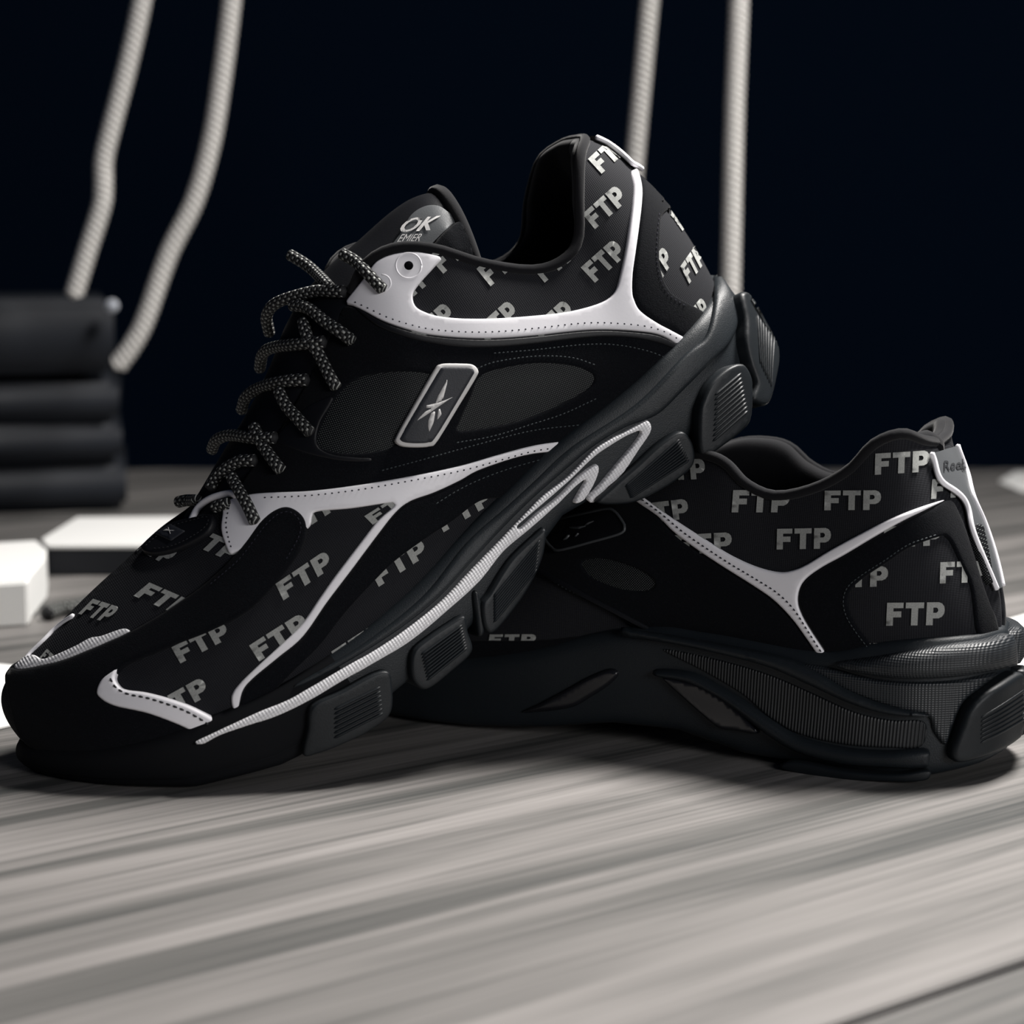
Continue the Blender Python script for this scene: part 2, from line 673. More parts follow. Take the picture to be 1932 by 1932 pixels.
def text_glyphs(s, shear=0.2, bold=0.0):
    """outline polygons of a word in the built-in font: list of [outer, holes...], total width, cap height 1"""
    cu = bpy.data.curves.new('t', 'FONT')
    cu.body = s
    cu.resolution_u = 3
    cu.shear = shear
    cu.offset = bold
    ob = bpy.data.objects.new('t', cu)
    COL.objects.link(ob)
    cu.fill_mode = 'NONE'
    dg = bpy.context.evaluated_depsgraph_get()
    me = bpy.data.meshes.new_from_object(ob.evaluated_get(dg))
    vs = np.array([v.co[:2] for v in me.vertices])
    nb = {}
    for e in me.edges:
        a, b = e.vertices
        nb.setdefault(a, []).append(b)
        nb.setdefault(b, []).append(a)
    seen, loops = set(), []
    for st in nb:
        if st in seen:
            continue
        lp, cur, prev = [], st, None
        while cur not in seen:
            seen.add(cur)
            lp.append(cur)
            nx = [q for q in nb[cur] if q != prev and q not in seen]
            if not nx:
                break
            prev, cur = cur, nx[0]
        loops.append(vs[lp])
    bpy.data.objects.remove(ob)
    bpy.data.curves.remove(cu)
    bpy.data.meshes.remove(me)
    mn = np.min([l.min(0) for l in loops], 0)
    mx_ = np.max([l.max(0) for l in loops], 0)
    hgt = mx_[1] - mn[1]
    loops = [(l - mn) / hgt for l in loops]
    outs, holes = [], []
    for i, l in enumerate(loops):
        n = sum(in_poly(l[:1], k)[0] for j, k in enumerate(loops) if j != i)
        (holes if n % 2 else outs).append(l)
    G = []
    for o_ in outs:
        G.append([list(map(tuple, o_))] + [list(map(tuple, q)) for q in holes if in_poly(q[:1], o_)[0]])
    return G, (mx_[0] - mn[0]) / hgt


# ------------------------------------------------------------------ shoe body from ribs (heel centre -> side -> toe centre)
class Body:
    def __init__(self, rows, nu=10, nv=44):
        A = np.array(rows, float) / 1000.0
        A = catmull(A, nu)
        self.B, self.T, self.Hd = A[:, 0:3], A[:, 3:6], A[:, 6:10]
        self.B[:, 1] = np.maximum(self.B[:, 1], 0)
        self.T[:, 1] = np.maximum(self.T[:, 1], 0)
        t = np.gradient(self.B[:, :2], axis=0)
        t[0], t[-1] = (0, 1), (0, -1)
        t /= np.linalg.norm(t, axis=1)[:, None] + 1e-12
        self.n = np.stack([-t[:, 1], t[:, 0], np.zeros(len(t))], 1)
        z = np.array([0, 0, 1.0])
        P1 = self.B + self.n * self.Hd[:, 0:1] + z * self.Hd[:, 1:2]
        P2 = self.T + self.n * self.Hd[:, 2:3] + z * self.Hd[:, 3:4]
        v = np.linspace(0, 1, nv)[None, :, None]
        self.G = ((1 - v) ** 3 * self.B[:, None] + 3 * (1 - v) ** 2 * v * P1[:, None] + 3 * (1 - v) * v * v * P2[:, None] + v ** 3 * self.T[:, None])
        self.nu = nu
        w = (0.6 * np.sin(np.pi * np.linspace(0, 1, nv)) ** 0.7)[None, :, None]
        for _ in range(60):
            sm = self.G.copy()
            sm[1:-1] = 0.5 * self.G[1:-1] + 0.25 * (self.G[2:] + self.G[:-2])
            self.G = self.G * (1 - w) + sm * w

    @staticmethod
    def grid_faces(n, m, base=0, flip=False):
        F = []
        for i in range(n - 1):
            for j in range(m - 1):
                f = (base + i * m + j, base + (i + 1) * m + j, base + (i + 1) * m + j + 1, base + i * m + j + 1)
                F.append(f[::-1] if flip else f)
        return F

    def both(self, G, name, weld=True):
        """mesh of grid G (n,m,3) and its mirror image"""
        n, m_ = G.shape[:2]
        V = G.reshape(-1, 3)
        Vm = V * np.array([1, -1, 1])
        VV = np.vstack([V, Vm])
        F = self.grid_faces(n, m_) + self.grid_faces(n, m_, n * m_, True)
        me = mesh(name, VV, F, VV[:, [0, 2]])
        if weld:
            bm = bmesh.new()
            bm.from_mesh(me)
            bmesh.ops.remove_doubles(bm, verts=bm.verts, dist=0.00012)
            bm.to_mesh(me)
            bm.free()
        return me

    def bvh(self, G, full=False, xmin=-1, ymin=0.0):
        n, m_ = G.shape[:2]
        V = G.reshape(-1, 3)
        F = self.grid_faces(n, m_)
        if full:
            Vm = V * np.array([1, -1, 1])
            F2 = self.grid_faces(n, m_, n * m_, True)
            VV = np.vstack([V, Vm])
            F2 = [f for f in F2 if VV[list(f)][:, 0].mean() > xmin or VV[f[0], 1] > -0.03 and VV[f[0], 0] < -0.2]
            F = F + F2
            V = VV
        return BVHTree.FromPolygons([Vector(q) for q in V], F)

    def wall(self, off, z0, z1, n=24):
        Z = np.linspace(z0, z1, n)
        G = np.zeros((len(self.B), n, 3))
        base = self.B + self.n * off
        G[:, :, 0] = base[:, 0:1]
        G[:, :, 1] = base[:, 1:2]
        G[:, :, 2] = Z[None, :]
        return G


def sole_grid(bd, prof, zb):
    """prof(u) rows: list of (offset from outline, blend 0 top..1 bottom, dz)"""
    X = bd.B[:, 0]
    zbot = np.interp(X, zb[0], zb[1])
    G = []
    for off, f, dz in prof:
        if np.isscalar(off):
            off = np.full(len(X), off)
        p_ = bd.B + bd.n * off[:, None]
        zt = bd.B[:, 2]
        p_ = p_.copy()
        p_[:, 2] = zt * (1 - f) + zbot * f + dz
        p_[:, 1] = np.maximum(p_[:, 1], 0)
        G.append(p_)
    # closing strip to the middle
    c_ = G[-1].copy()
    c_[:, 1] = 0
    G.append(c_)
    return np.stack(G, 1)[:, ::-1]


def smooth_prof(keys, n=5):
    return [tuple(q) for q in catmull(np.array(keys, float), n)]


def ribs_on(sh, bvh, parent, a0, a1, b0, b1, n, r, off, name='tread_rib', material='pod'):
    """n parallel raised ribs between side a0-a1 and side b0-b1"""
    for i in range(n):
        t = (i + 0.5) / n
        p0 = np.array(a0) * (1 - t) + np.array(b0) * t
        p1 = np.array(a1) * (1 - t) + np.array(b1) * t
        sh.stripe(name, bvh, [p0, (p0 + p1) / 2, p1], r, material, off, parent, sides=6, taper=True)


def heel_strip(sh, bd, bvh, pts, wmin=0.0045):
    """grey strip down the middle of the heel with a white edging along each side; pts trace its near edge"""
    gn, gm = bd.G.shape[:2]
    full = BVHTree.FromPolygons([Vector(q) for q in np.vstack([bd.G.reshape(-1, 3), bd.G.reshape(-1, 3) * np.array([1, -1, 1])])],
                                Body.grid_faces(gn, gm) + Body.grid_faces(gn, gm, gn * gm, True))
    lp = sh.path3(bvh, pts, 0.0, n=6)
    lp = lp[np.argsort(-lp[:, 2])]
    Gs = np.zeros((len(lp), 13, 3))
    for i, q in enumerate(lp):
        hw = max(wmin, abs(q[1])) * float(np.interp(i / (len(lp) - 1), [0, 0.72, 1], [1, 1, 0.25]))
        for j in range(13):
            y = hw * (1 - j / 6.0)
            loc, nor, _i, _d = full.ray_cast(Vector((-0.5, y, q[2])), Vector((1, 0, 0)))
            if loc is None:
                loc, nor, _i, _d = full.find_nearest(Vector((q[0], y, q[2])))
            if nor.x > 0:
                nor = -nor
            Gs[i, j] = np.array(loc) + np.array(nor) * 0.0018
    for _ in range(6):
        Gs[1:-1] = 0.5 * Gs[1:-1] + 0.25 * (Gs[2:] + Gs[:-2])
    sv = Gs.reshape(-1, 3)
    st = obj('heel_strip', mesh('heel_strip', sv, Body.grid_faces(len(lp), 13), sv[:, [0, 2]]), 'tab_grey', sh.root)
    for j in (0, 12):
        obj('strip_edging', tube_mesh('strip_edging', resample(Gs[:, j], 0.0008), 0.0010, 8), 'white', st)
    return st


def crop(pts, k, ox, oy):
    return [(q[0] * k + ox, q[1] * k + oy) for q in pts]


# ================================================================== FRONT SHOE (leaning, lateral side seen)
fs = Shoe('running_shoe', (-0.11634623, 0.65275124, 0.0006), 18, 32)
tag(fs.root, 'black running shoe with white overlays tilted heel-up, its heel resting on another shoe', 'shoe', 'pair of black running shoes')
rows_f = [
    # B (x y z)        T (x y z)          o1 h1 o2 h2
    (-256, 0, 32, -240, 0, 103.5, 2, 20, 16, -12),
    (-250, 18, 31, -237, 12, 104, 3, 20, 14, -16),
    (-234, 31, 29.5, -229, 22, 101.5, 4, 20, 9, -24),
    (-216, 36, 27.5, -219, 28, 90.5, 5, 20, 5, -26),
    (-201, 37, 25.5, -211, 30, 79.5, 5, 18, 4, -22),
    (-186, 37, 24.5, -202, 31, 76.5, 6, 16, 5, -20),
    (-171, 37, 24, -191, 31, 79.5, 7, 18, 6, -22),
    (-156, 37, 22.5, -177, 31, 91, 8, 20, 7, -24),
    (-141, 38, 20, -165, 30, 104.5, 8, 22, 8, -24),
    (-128, 39, 18, -154, 27, 111.5, 8, 24, 10, -22),
    (-115, 41, 15.5, -143, 24.5, 111.5, 7, 26, 13, -18),
    (-103, 43, 13, -132, 22, 104, 6, 26, 14, -14),
    (-88, 45, 11, -113, 21, 93.5, 5, 24, 15, -10),
    (-68, 47, 10, -88, 20, 80, 4, 22, 15, -8),
    (-46, 48, 11, -65, 17, 71.5, 3, 20, 16, -5),
    (-30, 47, 13, -52, 11, 69.5, 3, 19, 18, -3),
    (-14, 45, 16, -40, 0, 71.0, 3, 18, 22, -1),
    (4, 40, 20, -27, 0, 68.5, 3, 17, 20, 0),
    (20, 31, 25, -11, 0, 66.0, 3, 15, 20, 0),
    (32, 19, 30, 3, 0, 63.0, 2, 14, 19, 0),
    (39, 8, 33, 15, 0, 60.8, 2, 15, 20, 0),
    (41, 0, 34, 22, 0, 59, 2, 16, 17, 0),
]
fb = Body(rows_f)
up_f = obj('upper', fb.both(fb.G, 'upper'), 'knit', fs.root)
up_f['label'] = 'black knit upper fabric'
BH = fb.bvh(fb.G, full=True, xmin=-0.050)
BHH = fb.bvh(fb.G)
SH = fs

# midsole
zb_f = ([-265, -245, -226, -200, -174, -153, -130, -99, -63, -26, 0, 20, 35, 44], [9, 4, 4, -1, 1.5, 3.5, -4, -9, -10.5, -5.5, 3.5, 16, 25.5, 31])
zb_f = (np.array(zb_f[0]) / 1000, np.array(zb_f[1]) / 1000)
pf = smooth_prof([(-.004, 0, .003), (.0008, 0, .003), (.0034, 0.04, .0015), (.0046, .2, 0), (.0048, .5, 0), (.0046, .8, 0), (.0036, .95, 0), (.001, 1.0, 0), (-.004, 1.0, 0)], 4)
GM = sole_grid(fb, pf, zb_f)
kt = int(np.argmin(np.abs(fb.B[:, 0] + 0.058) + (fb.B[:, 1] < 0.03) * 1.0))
mid_f = obj('midsole', fb.both(GM[:kt + 1], 'midsole'), 'foam', fs.root)
obj('shaded_midsole_toe', fb.both(GM[kt:], 'shaded_midsole_toe'), 'outsole', fs.root)  # toe end of the midsole foam, its shade put into a darker colour
# outsole under the toe and forefoot
zo_f = ([-265, -240, -200, -172, -153, -130, -99, -63, -26, 0, 20, 35, 44], [6, -1, -5, -2, 8, -7, -12, -14, -8.5, -3.5, 7.5, 18, 25])
zo_f = (np.array(zo_f[0]) / 1000, np.array(zo_f[1]) / 1000)
NWALL = fb.wall(0.0048, -0.035, 0.06)
BW = fb.bvh(NWALL)
BM = fb.bvh(GM)
G_out = sole_grid(fb, smooth_prof([(-.004, 0, .004), (.0035, 1.0, .004), (.0042, 1.0, .0015), (.0036, 1.0, -.0015), (.001, 1.0, -.003), (-.005, 1.0, -.0033)], 3), zb_f)
# tread sheet below the forefoot and toe only
k0 = int(np.argmin(np.abs(fb.B[:, 0] + 0.045) + (fb.B[:, 1] < 0.03) * 1.0))
G_out = G_out[k0:, :-3]
obj('outsole', fb.both(G_out, 'outsole'), 'outsole', fs.root)

# ---- collar: lining, rim piping, insole
def collar_lining(bd, parent, rows_end):
    k = rows_end * bd.nu + 1
    T, n = bd.T[:k], bd.n[:k]
    z = np.array([0, 0, 1.0])
    Bz = bd.B[:k]
    keys = []
    inn = -n
    # inward direction toward centre line, kept off the middle
    prof = [(0.0, -.0004), (.0004, .0008), (.003, .0012), (.0058, -.0006), (.0072, -.006), (.0070, -.013), (.0050, -.024)]
    for o_, dz in prof:
        q = T + inn * o_ + z * dz
        q[:, 1] = np.maximum(q[:, 1], 0)
        keys.append(q)
    low = Bz - n * 0.006 + z * 0.020
    low[:, 1] = np.maximum(low[:, 1], 0)
    keys.append(0.45 * keys[-1] + 0.55 * low)
    keys.append(low)
    g = np.stack([catmull(np.array([q[i] for q in keys]), 4) for i in range(k)], 0)
    g[:, :, 1] = np.maximum(g[:, :, 1], 0)
    return obj('collar_lining', bd.both(g, 'collar_lining'), 'lining', parent)


def insole(bd, parent):
    z = bd.B[:, 2].copy() + 0.004
    a = bd.B - bd.n * 0.004
    a[:, 2] = z
    a[:, 1] = np.maximum(a[:, 1], 0)
    c_ = a.copy()
    c_[:, 1] = 0
    g = np.stack([c_, a], 1)
    return obj('insole', bd.both(g, 'insole'), 'insole', parent)


def rim_piping(bd, parent, rows_end, r, off=0.0):
    k = rows_end * bd.nu + 1
    T = bd.T[:k][::3] + bd.n[:k][::3] * off
    far = T[1:] * np.array([1, -1, 1])
    P_ = np.vstack([far[::-1], T])
    me = tube_mesh('collar_piping', P_, r, 10)
    return obj('collar_piping', me, 'lining', parent)


collar_lining(fb, fs.root, 11)
insole(fb, fs.root)
rim_piping(fb, fs.root, 11, 0.0019, -0.0003)


# ---- tongue
def tongue(sh, cen, wid, drop, parent, thick=0.004):
    C = catmull(np.array([(a, 0, b) for a, b in cen]) / 1000.0, 8)
    Wd = np.interp(np.linspace(0, 1, len(C)), np.linspace(0, 1, len(wid)), np.array(wid) / 1000.0)
    T = np.gradient(C, axis=0)
    T /= np.linalg.norm(T, axis=1)[:, None]
    nn = np.cross(T, np.array([0, 1.0, 0]))
    nn *= np.sign(nn[:, 2:3] + 1e-9) if False else 1
    if nn[len(nn) // 3, 2] < 0:
        nn = -nn
    n_ = 21
    G1 = np.zeros((len(C), n_, 3))
    for j in range(n_):
        t = j / (n_ - 1) * 2 - 1
        G1[:, j] = C + np.array([0, 1.0, 0]) * (Wd * math.sin(t * 1.25) / math.sin(1.25))[:, None] - nn * (np.interp(np.linspace(0, 1, len(C)), np.linspace(0, 1, len(drop)), np.array(drop) / 1000.0) * (1 - math.cos(t * 1.25)) / (1 - math.cos(1.25)))[:, None]
    G2 = G1 - nn[:, None, :] * thick
    V = np.vstack([G1.reshape(-1, 3), G2.reshape(-1, 3)])
    n, m_ = len(C), n_
    F = Body.grid_faces(n, m_, 0, False) + Body.grid_faces(n, m_, n * m_, True)
    o2 = n * m_
    for i in range(n - 1):
        for j in (0, m_ - 1):
            f = (i * m_ + j, (i + 1) * m_ + j, o2 + (i + 1) * m_ + j, o2 + i * m_ + j)
            F.append(f if j == m_ - 1 else f[::-1])
    for i in (0, n - 1):
        for j in range(m_ - 1):
            f = (i * m_ + j, i * m_ + j + 1, o2 + i * m_ + j + 1, o2 + i * m_ + j)
            F.append(f)
    me = mesh('tongue', V, F, V[:, [0, 2]])
    bm = bmesh.new()
    bm.from_mesh(me)
    bmesh.ops.recalc_face_normals(bm, faces=bm.faces)
    bm.to_mesh(me)
    bm.free()
    o = obj('tongue', me, 'leather', parent)
    bv = BVHTree.FromPolygons([Vector(q) for q in G1.reshape(-1, 3)], Body.grid_faces(n, m_))
    # padded piping around the free end
    e = n - 1
    st = int(n * 0.72)
    edge = np.vstack([G1[st:, 0], G1[e, 1:-1], G1[st:, -1][::-1]])
    obj('tongue_binding', tube_mesh('tongue_binding', resample(edge, 0.002), 0.0024, 10), 'lining', o)
    return o, bv, G1


tg_f, BT, _ = tongue(fs, [(-38, 66), (-52, 71.5), (-70, 80), (-87, 88), (-102, 97), (-113, 105), (-125, 111), (-138, 114.5), (-152, 116.5), (-166, 118.5), (-176, 118.5), (-184, 116)],
                     [8, 17, 20, 21, 22, 23, 24, 25, 26, 27, 27], [8, 8, 9, 12, 20, 26], fs.root)
# tongue label
lab = fs.panel('tongue_label', BT, [(735, 472), (752, 445), (775, 408), (800, 391), (825, 389), (845, 400), (869, 419), (855, 425), (840, 438), (815, 462), (800, 478), (770, 490), (740, 490)], 'tab_grey', 0.0007, bevel=3, parent=tg_f, label='grey label with white lettering')
fs.panel('tongue_loop', BT, [(812, 470), (830, 448), (848, 430), (870, 418), (893, 426), (908, 448), (914, 470), (912, 490), (880, 500), (840, 500), (815, 490)], 'suede', 0.0022, bevel=8, parent=tg_f)
G, w_ = text_glyphs('OK', 0.45, 0.022)
fs.word(BT, (755, 442), (764, 416), (829, 411), G, w_, 'badge_white', 0.0011, tg_f, 'label_lettering')
fs.word(BT, (757.5, 442), (766.5, 416), (831.5, 411), G, w_, 'badge_white', 0.0011, tg_f, 'label_lettering')
G, w_ = text_glyphs('EMIER', 0.3, 0.015)
fs.word(BT, (751, 460), (757, 446), (798, 444), G, w_, 'badge_white', 0.0011, tg_f, 'label_lettering')

# ---- overlays of the lateral side (traced outlines, dropped on the upper)
swoosh = fs.panel('white_midfoot_overlay', BH, [(428, 948), (484, 932), (586, 926), (680, 914), (773, 898), (866, 878), (935, 858), (1002, 840), (1040, 833), (1070, 831), (1066, 842), (1049, 850), (1003, 856), (962, 866), (900, 888), (866, 907), (819, 929), (773, 946), (745, 968),
    (711, 1011), (664, 1074), (617, 1136), (571, 1201), (524, 1241), (478, 1279), (458, 1303), (449, 1338), (441, 1342), (437, 1313), (453, 1289), (487, 1256), (524, 1222), (568, 1179), (602, 1130), (633, 1086), (680, 1024), (711, 984), (741, 957), (742, 950), (732, 949), (664, 959), (600, 965), (590, 974), (585, 993), (560, 1010),
    (500, 1030), (447, 1043), (435, 1046), (425, 1024), (419, 999), (422, 972)], 'white', 0.0012, bevel=4, mirror=True, step=3.5)
fs.seam(BH, [(500, 941), (586, 936), (680, 924), (773, 907), (866, 888), (935, 869), (1002, 850), (1050, 842)], 12.5, 5, off=0.00108, parent=swoosh)
fs.seam(BH, [(436, 960), (430, 990), (434, 1018), (440, 1038)], 9, 5, off=0.00108, parent=swoosh)
fs.panel('suede_flare', BH, [(1068, 848), (1049, 852), (1003, 858), (962, 868), (900, 890), (866, 909), (819, 931), (773, 948), (747, 970), (713, 1013), (666, 1076), (619, 1138), (573, 1203), (526, 1243), (480, 1281), (462, 1303), (452, 1340), (470, 1340), (520, 1300), (555, 1265), (602, 1219), (648, 1160), (695, 1108), (742, 1061), (804, 1015), (850, 985), (905, 945), (960, 935), (1010, 900)],
         'suede', 0.0011, bevel=5, mirror=True)
fs.seam(BH, [(1040, 858), (960, 882), (900, 905), (860, 925), (820, 950)], 9, 5, 0.0002, 0.0012, 'stitch_teal')
guard = fs.panel('toe_guard', BH, [(14, 1262), (40, 1263), (80, 1256), (124, 1245), (186, 1220), (242, 1195), (298, 1164), (345, 1133), (388, 1102), (435, 1058), (466, 1021), (494, 983), (522, 961), (547, 956), (571, 970), (581, 993), (575, 1024), (553, 1061), (512, 1111), (466, 1155), (404, 1189), (342, 1214), (280, 1239),
    (240, 1257), (224, 1272), (200, 1300), (217, 1330), (280, 1344), (342, 1366), (385, 1390), (400, 1400), (360, 1440), (250, 1450), (120, 1430), (50, 1400), (24, 1340)], 'suede', 0.0016, bevel=7, mirror=True)
fs.seam(BH, [(400, 1105), (450, 1062), (480, 1025), (505, 992), (528, 972), (548, 968), (563, 978), (569, 996), (562, 1020), (540, 1058)], 9, 5, 0.0002, 0.0017, 'stitch_dark', guard)
toestrip = fs.panel('white_toe_overlay', BH, [(226, 1262), (221, 1280), (226, 1292), (239, 1301), (280, 1307), (335, 1322), (373, 1337), (415, 1361), (400, 1376), (386, 1388), (342, 1368), (280, 1346), (217, 1332), (190, 1316), (186, 1302), (195, 1283), (211, 1270)], 'white', 0.0023, bevel=6, mirror=True, step=3)
fs.seam(BH, [(214, 1282), (224, 1298), (245, 1310), (285, 1318), (335, 1333), (370, 1348), (400, 1366)], 13, 8, 0.0004, 0.0024, 'print_dark', toestrip)
fs.panel('vamp_edging', BH, [(30, 1262), (46, 1244), (66, 1237), (87, 1244), (140, 1222), (172, 1205), (193, 1201), (230, 1188), (244, 1189), (240, 1196), (186, 1221), (124, 1246), (80, 1257), (45, 1265)], 'stripe', 0.0013, bevel=3, step=3)
fs.stripe('vamp_edging', BH, [(42, 1258), (56, 1230), (75, 1204), (102, 1187), (125, 1172), (139, 1163)], 0.0010, 'white', 0.0002, smooth=25)
side = fs.panel('side_panel', BHH, [(640, 590), (672, 582), (724, 610), (766, 625), (807, 635), (869, 641), (931, 642), (1005, 637), (1098, 627), (1161, 626), (1223, 631), (1254, 640), (1290, 660), (1290, 690), (1200, 765), (1080, 838), (1066, 834), (1002, 842), (935, 860), (866, 880), (773, 900), (680, 916), (586, 928), (484, 934), (440, 945), (470, 895), (520, 828), (560, 760), (600, 682)],
                'suede', 0.0009, bevel=5, mirror=True,
                holes=[[(628, 762), (660, 725), (700, 708), (760, 702), (812, 708), (812, 730), (775, 790), (745, 838), (705, 852), (650, 855), (605, 843), (602, 820)],
                       [(905, 712), (940, 697), (1010, 686), (1075, 690), (1110, 702), (1120, 715), (1105, 735), (1060, 760), (990, 790), (920, 806), (866, 812), (868, 795), (890, 745)]])
fs.panel('mesh_insert', BHH, [(622, 762), (655, 720), (700, 702), (760, 696), (818, 704), (815, 735), (780, 795), (748, 845), (705, 858), (650, 860), (600, 848), (596, 820)], 'mesh', 0.0003, bevel=3, rot=0.55, mirror=True)
fs.panel('mesh_insert', BHH, [(900, 708), (940, 691), (1010, 680), (1075, 684), (1115, 697), (1127, 715), (1110, 740), (1060, 766), (990, 796), (920, 812), (860, 818), (862, 795), (885, 742)], 'mesh', 0.0003, bevel=3, rot=0.55, mirror=True)
fs.panel('leather_trim', BHH, [(520, 833), (545, 800), (585, 765), (632, 748), (606, 800), (600, 838), (625, 856), (670, 862), (700, 864), (700, 872), (650, 872), (595, 862), (550, 848)], 'leather', 0.0012, bevel=5, mirror=True)
fs.panel('leather_trim', BHH, [(672, 580), (724, 608), (766, 623), (807, 633), (869, 639), (931, 640), (1005, 635), (1098, 625), (1161, 624), (1223, 629), (1254, 638), (1286, 656), (1280, 664), (1245, 650), (1200, 640), (1150, 637), (1098, 640), (1005, 651), (931, 657), (869, 656), (807, 648), (760, 636), (710, 615)], 'leather', 0.0015, bevel=4, mirror=True)
for q in ([(560, 650), (640, 650)], ):
    pass
fs.seam(BHH, [(930, 667), (1005, 661), (1098, 651), (1161, 651), (1220, 662), (1262, 678)], 8, 4.5, 0.00022, 0.001, 'stitch_teal', side)
fs.seam(BHH, [(890, 700), (930, 684), (1005, 673), (1075, 675), (1125, 690)], 8, 4.5, 0.00022, 0.001, 'stitch_teal', side)
fs.seam(BHH, [(860, 835), (930, 822), (1000, 800), (1060, 780), (1125, 750)], 8, 4.5, 0.00022, 0.001, 'stitch_teal', side)
fs.seam(BHH, [(720, 888), (800, 866), (900, 838), (1000, 812), (1090, 800)], 8, 4.5, 0.00022, 0.001, 'stitch_teal', side)

topband = fs.panel('white_collar_overlay', BHH, [(654, 572), (672, 546), (689, 524), (699, 508), (712, 493), (735, 482), (766, 476), (797, 477), (832, 487), (819, 505), (799, 527), (782, 549), (779, 564), (784, 578), (797, 587), (824, 596), (869, 601), (931, 601), (1005, 596), (1067, 589), (1114, 578), (1145, 565), (1161, 547), (1170, 516), (1179, 472), (1185, 432), (1192, 385), (1195, 354), (1191, 324), (1201, 324),
    (1209, 354), (1209, 385), (1204, 432), (1198, 478), (1193, 516), (1192, 547), (1195, 565), (1207, 587), (1238, 609), (1266, 624), (1298, 643), (1287, 657), (1254, 637), (1223, 628), (1161, 623), (1098, 624), (1005, 634), (931, 639), (869, 638), (807, 632), (766, 622), (724, 607), (690, 589), (668, 578)], 'white', 0.0014, bevel=4.5, mirror=True, step=3.5)
fs.seam(BHH, [(672, 571), (700, 584), (732, 600), (770, 613), (810, 622), (869, 627), (931, 627), (1005, 621), (1098, 611), (1161, 611), (1215, 616), (1250, 626), (1285, 645)], 12.5, 4.5, off=0.00128, parent=topband)
# eyelets on the white flap
ring = [(771 + 24 * math.cos(a), 503 + 24 * math.sin(a)) for a in np.linspace(0, 2 * math.pi, 13)[:-1]]
fs.stripe('eyelet_ring', BHH, ring + ring[:1], 0.0003, 'white', 0.0013, topband)
hole = [(771 + 9.5 * math.cos(a), 503 + 9.5 * math.sin(a)) for a in np.linspace(0, 2 * math.pi, 13)[:-1]]
fs.panel('eyelet_hole', BHH, hole, 'hole', 0.00165, bevel=2, parent=topband, step=3, grid=5)
ring = [(722 + 16 * math.cos(a), 536 + 16 * math.sin(a)) for a in np.linspace(-1.6, 1.3, 7)]
fs.stripe('eyelet_ring', BHH, ring, 0.0003, 'white', 0.0013, topband)

heel = fs.panel('heel_overlay', BH, [(1204, 330), (1222, 345), (1245, 368), (1270, 396), (1258, 398), (1246, 412), (1244, 447), (1243, 494), (1251, 528), (1266, 553), (1291, 569), (1332, 594), (1335, 625), (1300, 643), (1268, 622), (1238, 607), (1209, 585), (1197, 564), (1194, 547), (1195, 516), (1200, 478), (1206, 432), (1211, 385), (1211, 354)], 'suede', 0.0010, bevel=5, mirror=True)
fs.seam(BH, [(1240, 405), (1236, 450), (1236, 494), (1244, 532), (1262, 560), (1290, 578)], 9, 4.5, 0.0002, 0.0011, 'stitch_dark', heel)
heel_strip(fs, fb, BH, [(1122, 268), (1140, 276), (1160, 290), (1178, 306), (1192, 322), (1205, 338)], 0.006)

# side badge
badge = fs.panel('side_badge', BHH, [(840, 686), (866, 686), (889, 688), (900, 699), (896, 714), (860, 773), (822, 834), (808, 843), (782, 845), (757, 843), (745, 835), (748, 821), (782, 760), (818, 697), (828, 688)], 'badge_white', 0.0026, bevel=3, step=3)
bi = fs.panel('badge_field', BHH, [(842, 693), (866, 693), (885, 694), (892, 702), (888, 712), (854, 769), (817, 828), (805, 836), (782, 838), (760, 836), (752, 830), (755, 822), (788, 762), (824, 701), (832, 694)], 'badge', 0.0029, bevel=2, step=3, parent=badge)
k2 = 0.31056
for pl in ([(1742, 853), (1738, 890), (1712, 985), (1686, 996), (1660, 1012), (1680, 960)],
           [(1787, 957), (1740, 988), (1690, 1022), (1640, 1058), (1590, 1092), (1550, 1117), (1575, 1085), (1605, 1052), (1640, 1035), (1600, 1032), (1603, 1018), (1650, 1008), (1720, 985)],
           [(1640, 1062), (1668, 1043), (1662, 1085), (1656, 1120), (1628, 1182), (1620, 1150), (1622, 1105)],
           [(1682, 1032), (1694, 1030), (1704, 1070), (1690, 1090), (1674, 1112), (1676, 1075)]):
    fs.panel('badge_emblem', BHH, crop(pl, k2, 300, 450), 'badge_white', 0.0032, bevel=0.8, step=3, grid=5, parent=badge, sharp=True)

# lace tab with emblem
tab = fs.panel('lace_tab', BH, [(271, 1040), (289, 1018), (312, 1002), (335, 990), (373, 980), (401, 974), (409, 985), (398, 1009), (366, 1030), (326, 1046), (289, 1051)], 'leather', 0.0022, bevel=4, step=3)
fs.seam(BH, [(282, 1038), (300, 1022), (335, 1000), (373, 988), (398, 982), (396, 998), (366, 1020), (326, 1038), (290, 1043)], 8, 4.5, 0.0002, 0.0023, 'print_dark', tab)
fs.panel('tab_patch', BH, [(297, 1015), (329, 997), (358, 1009), (329, 1029)], 'badge', 0.0028, bevel=2, step=3, grid=6, parent=tab, sharp=True)
for pl in ([(1000, 365), (1040, 345), (1060, 352), (1120, 350), (1070, 362), (1030, 360)], [(1042, 332), (1052, 332), (1070, 382), (1060, 382)]):
    fs.panel('badge_emblem', BH, crop(pl, k2, 0, 900), 'badge_white', 0.0031, bevel=1.2, step=3, grid=5, parent=tab, sharp=True)

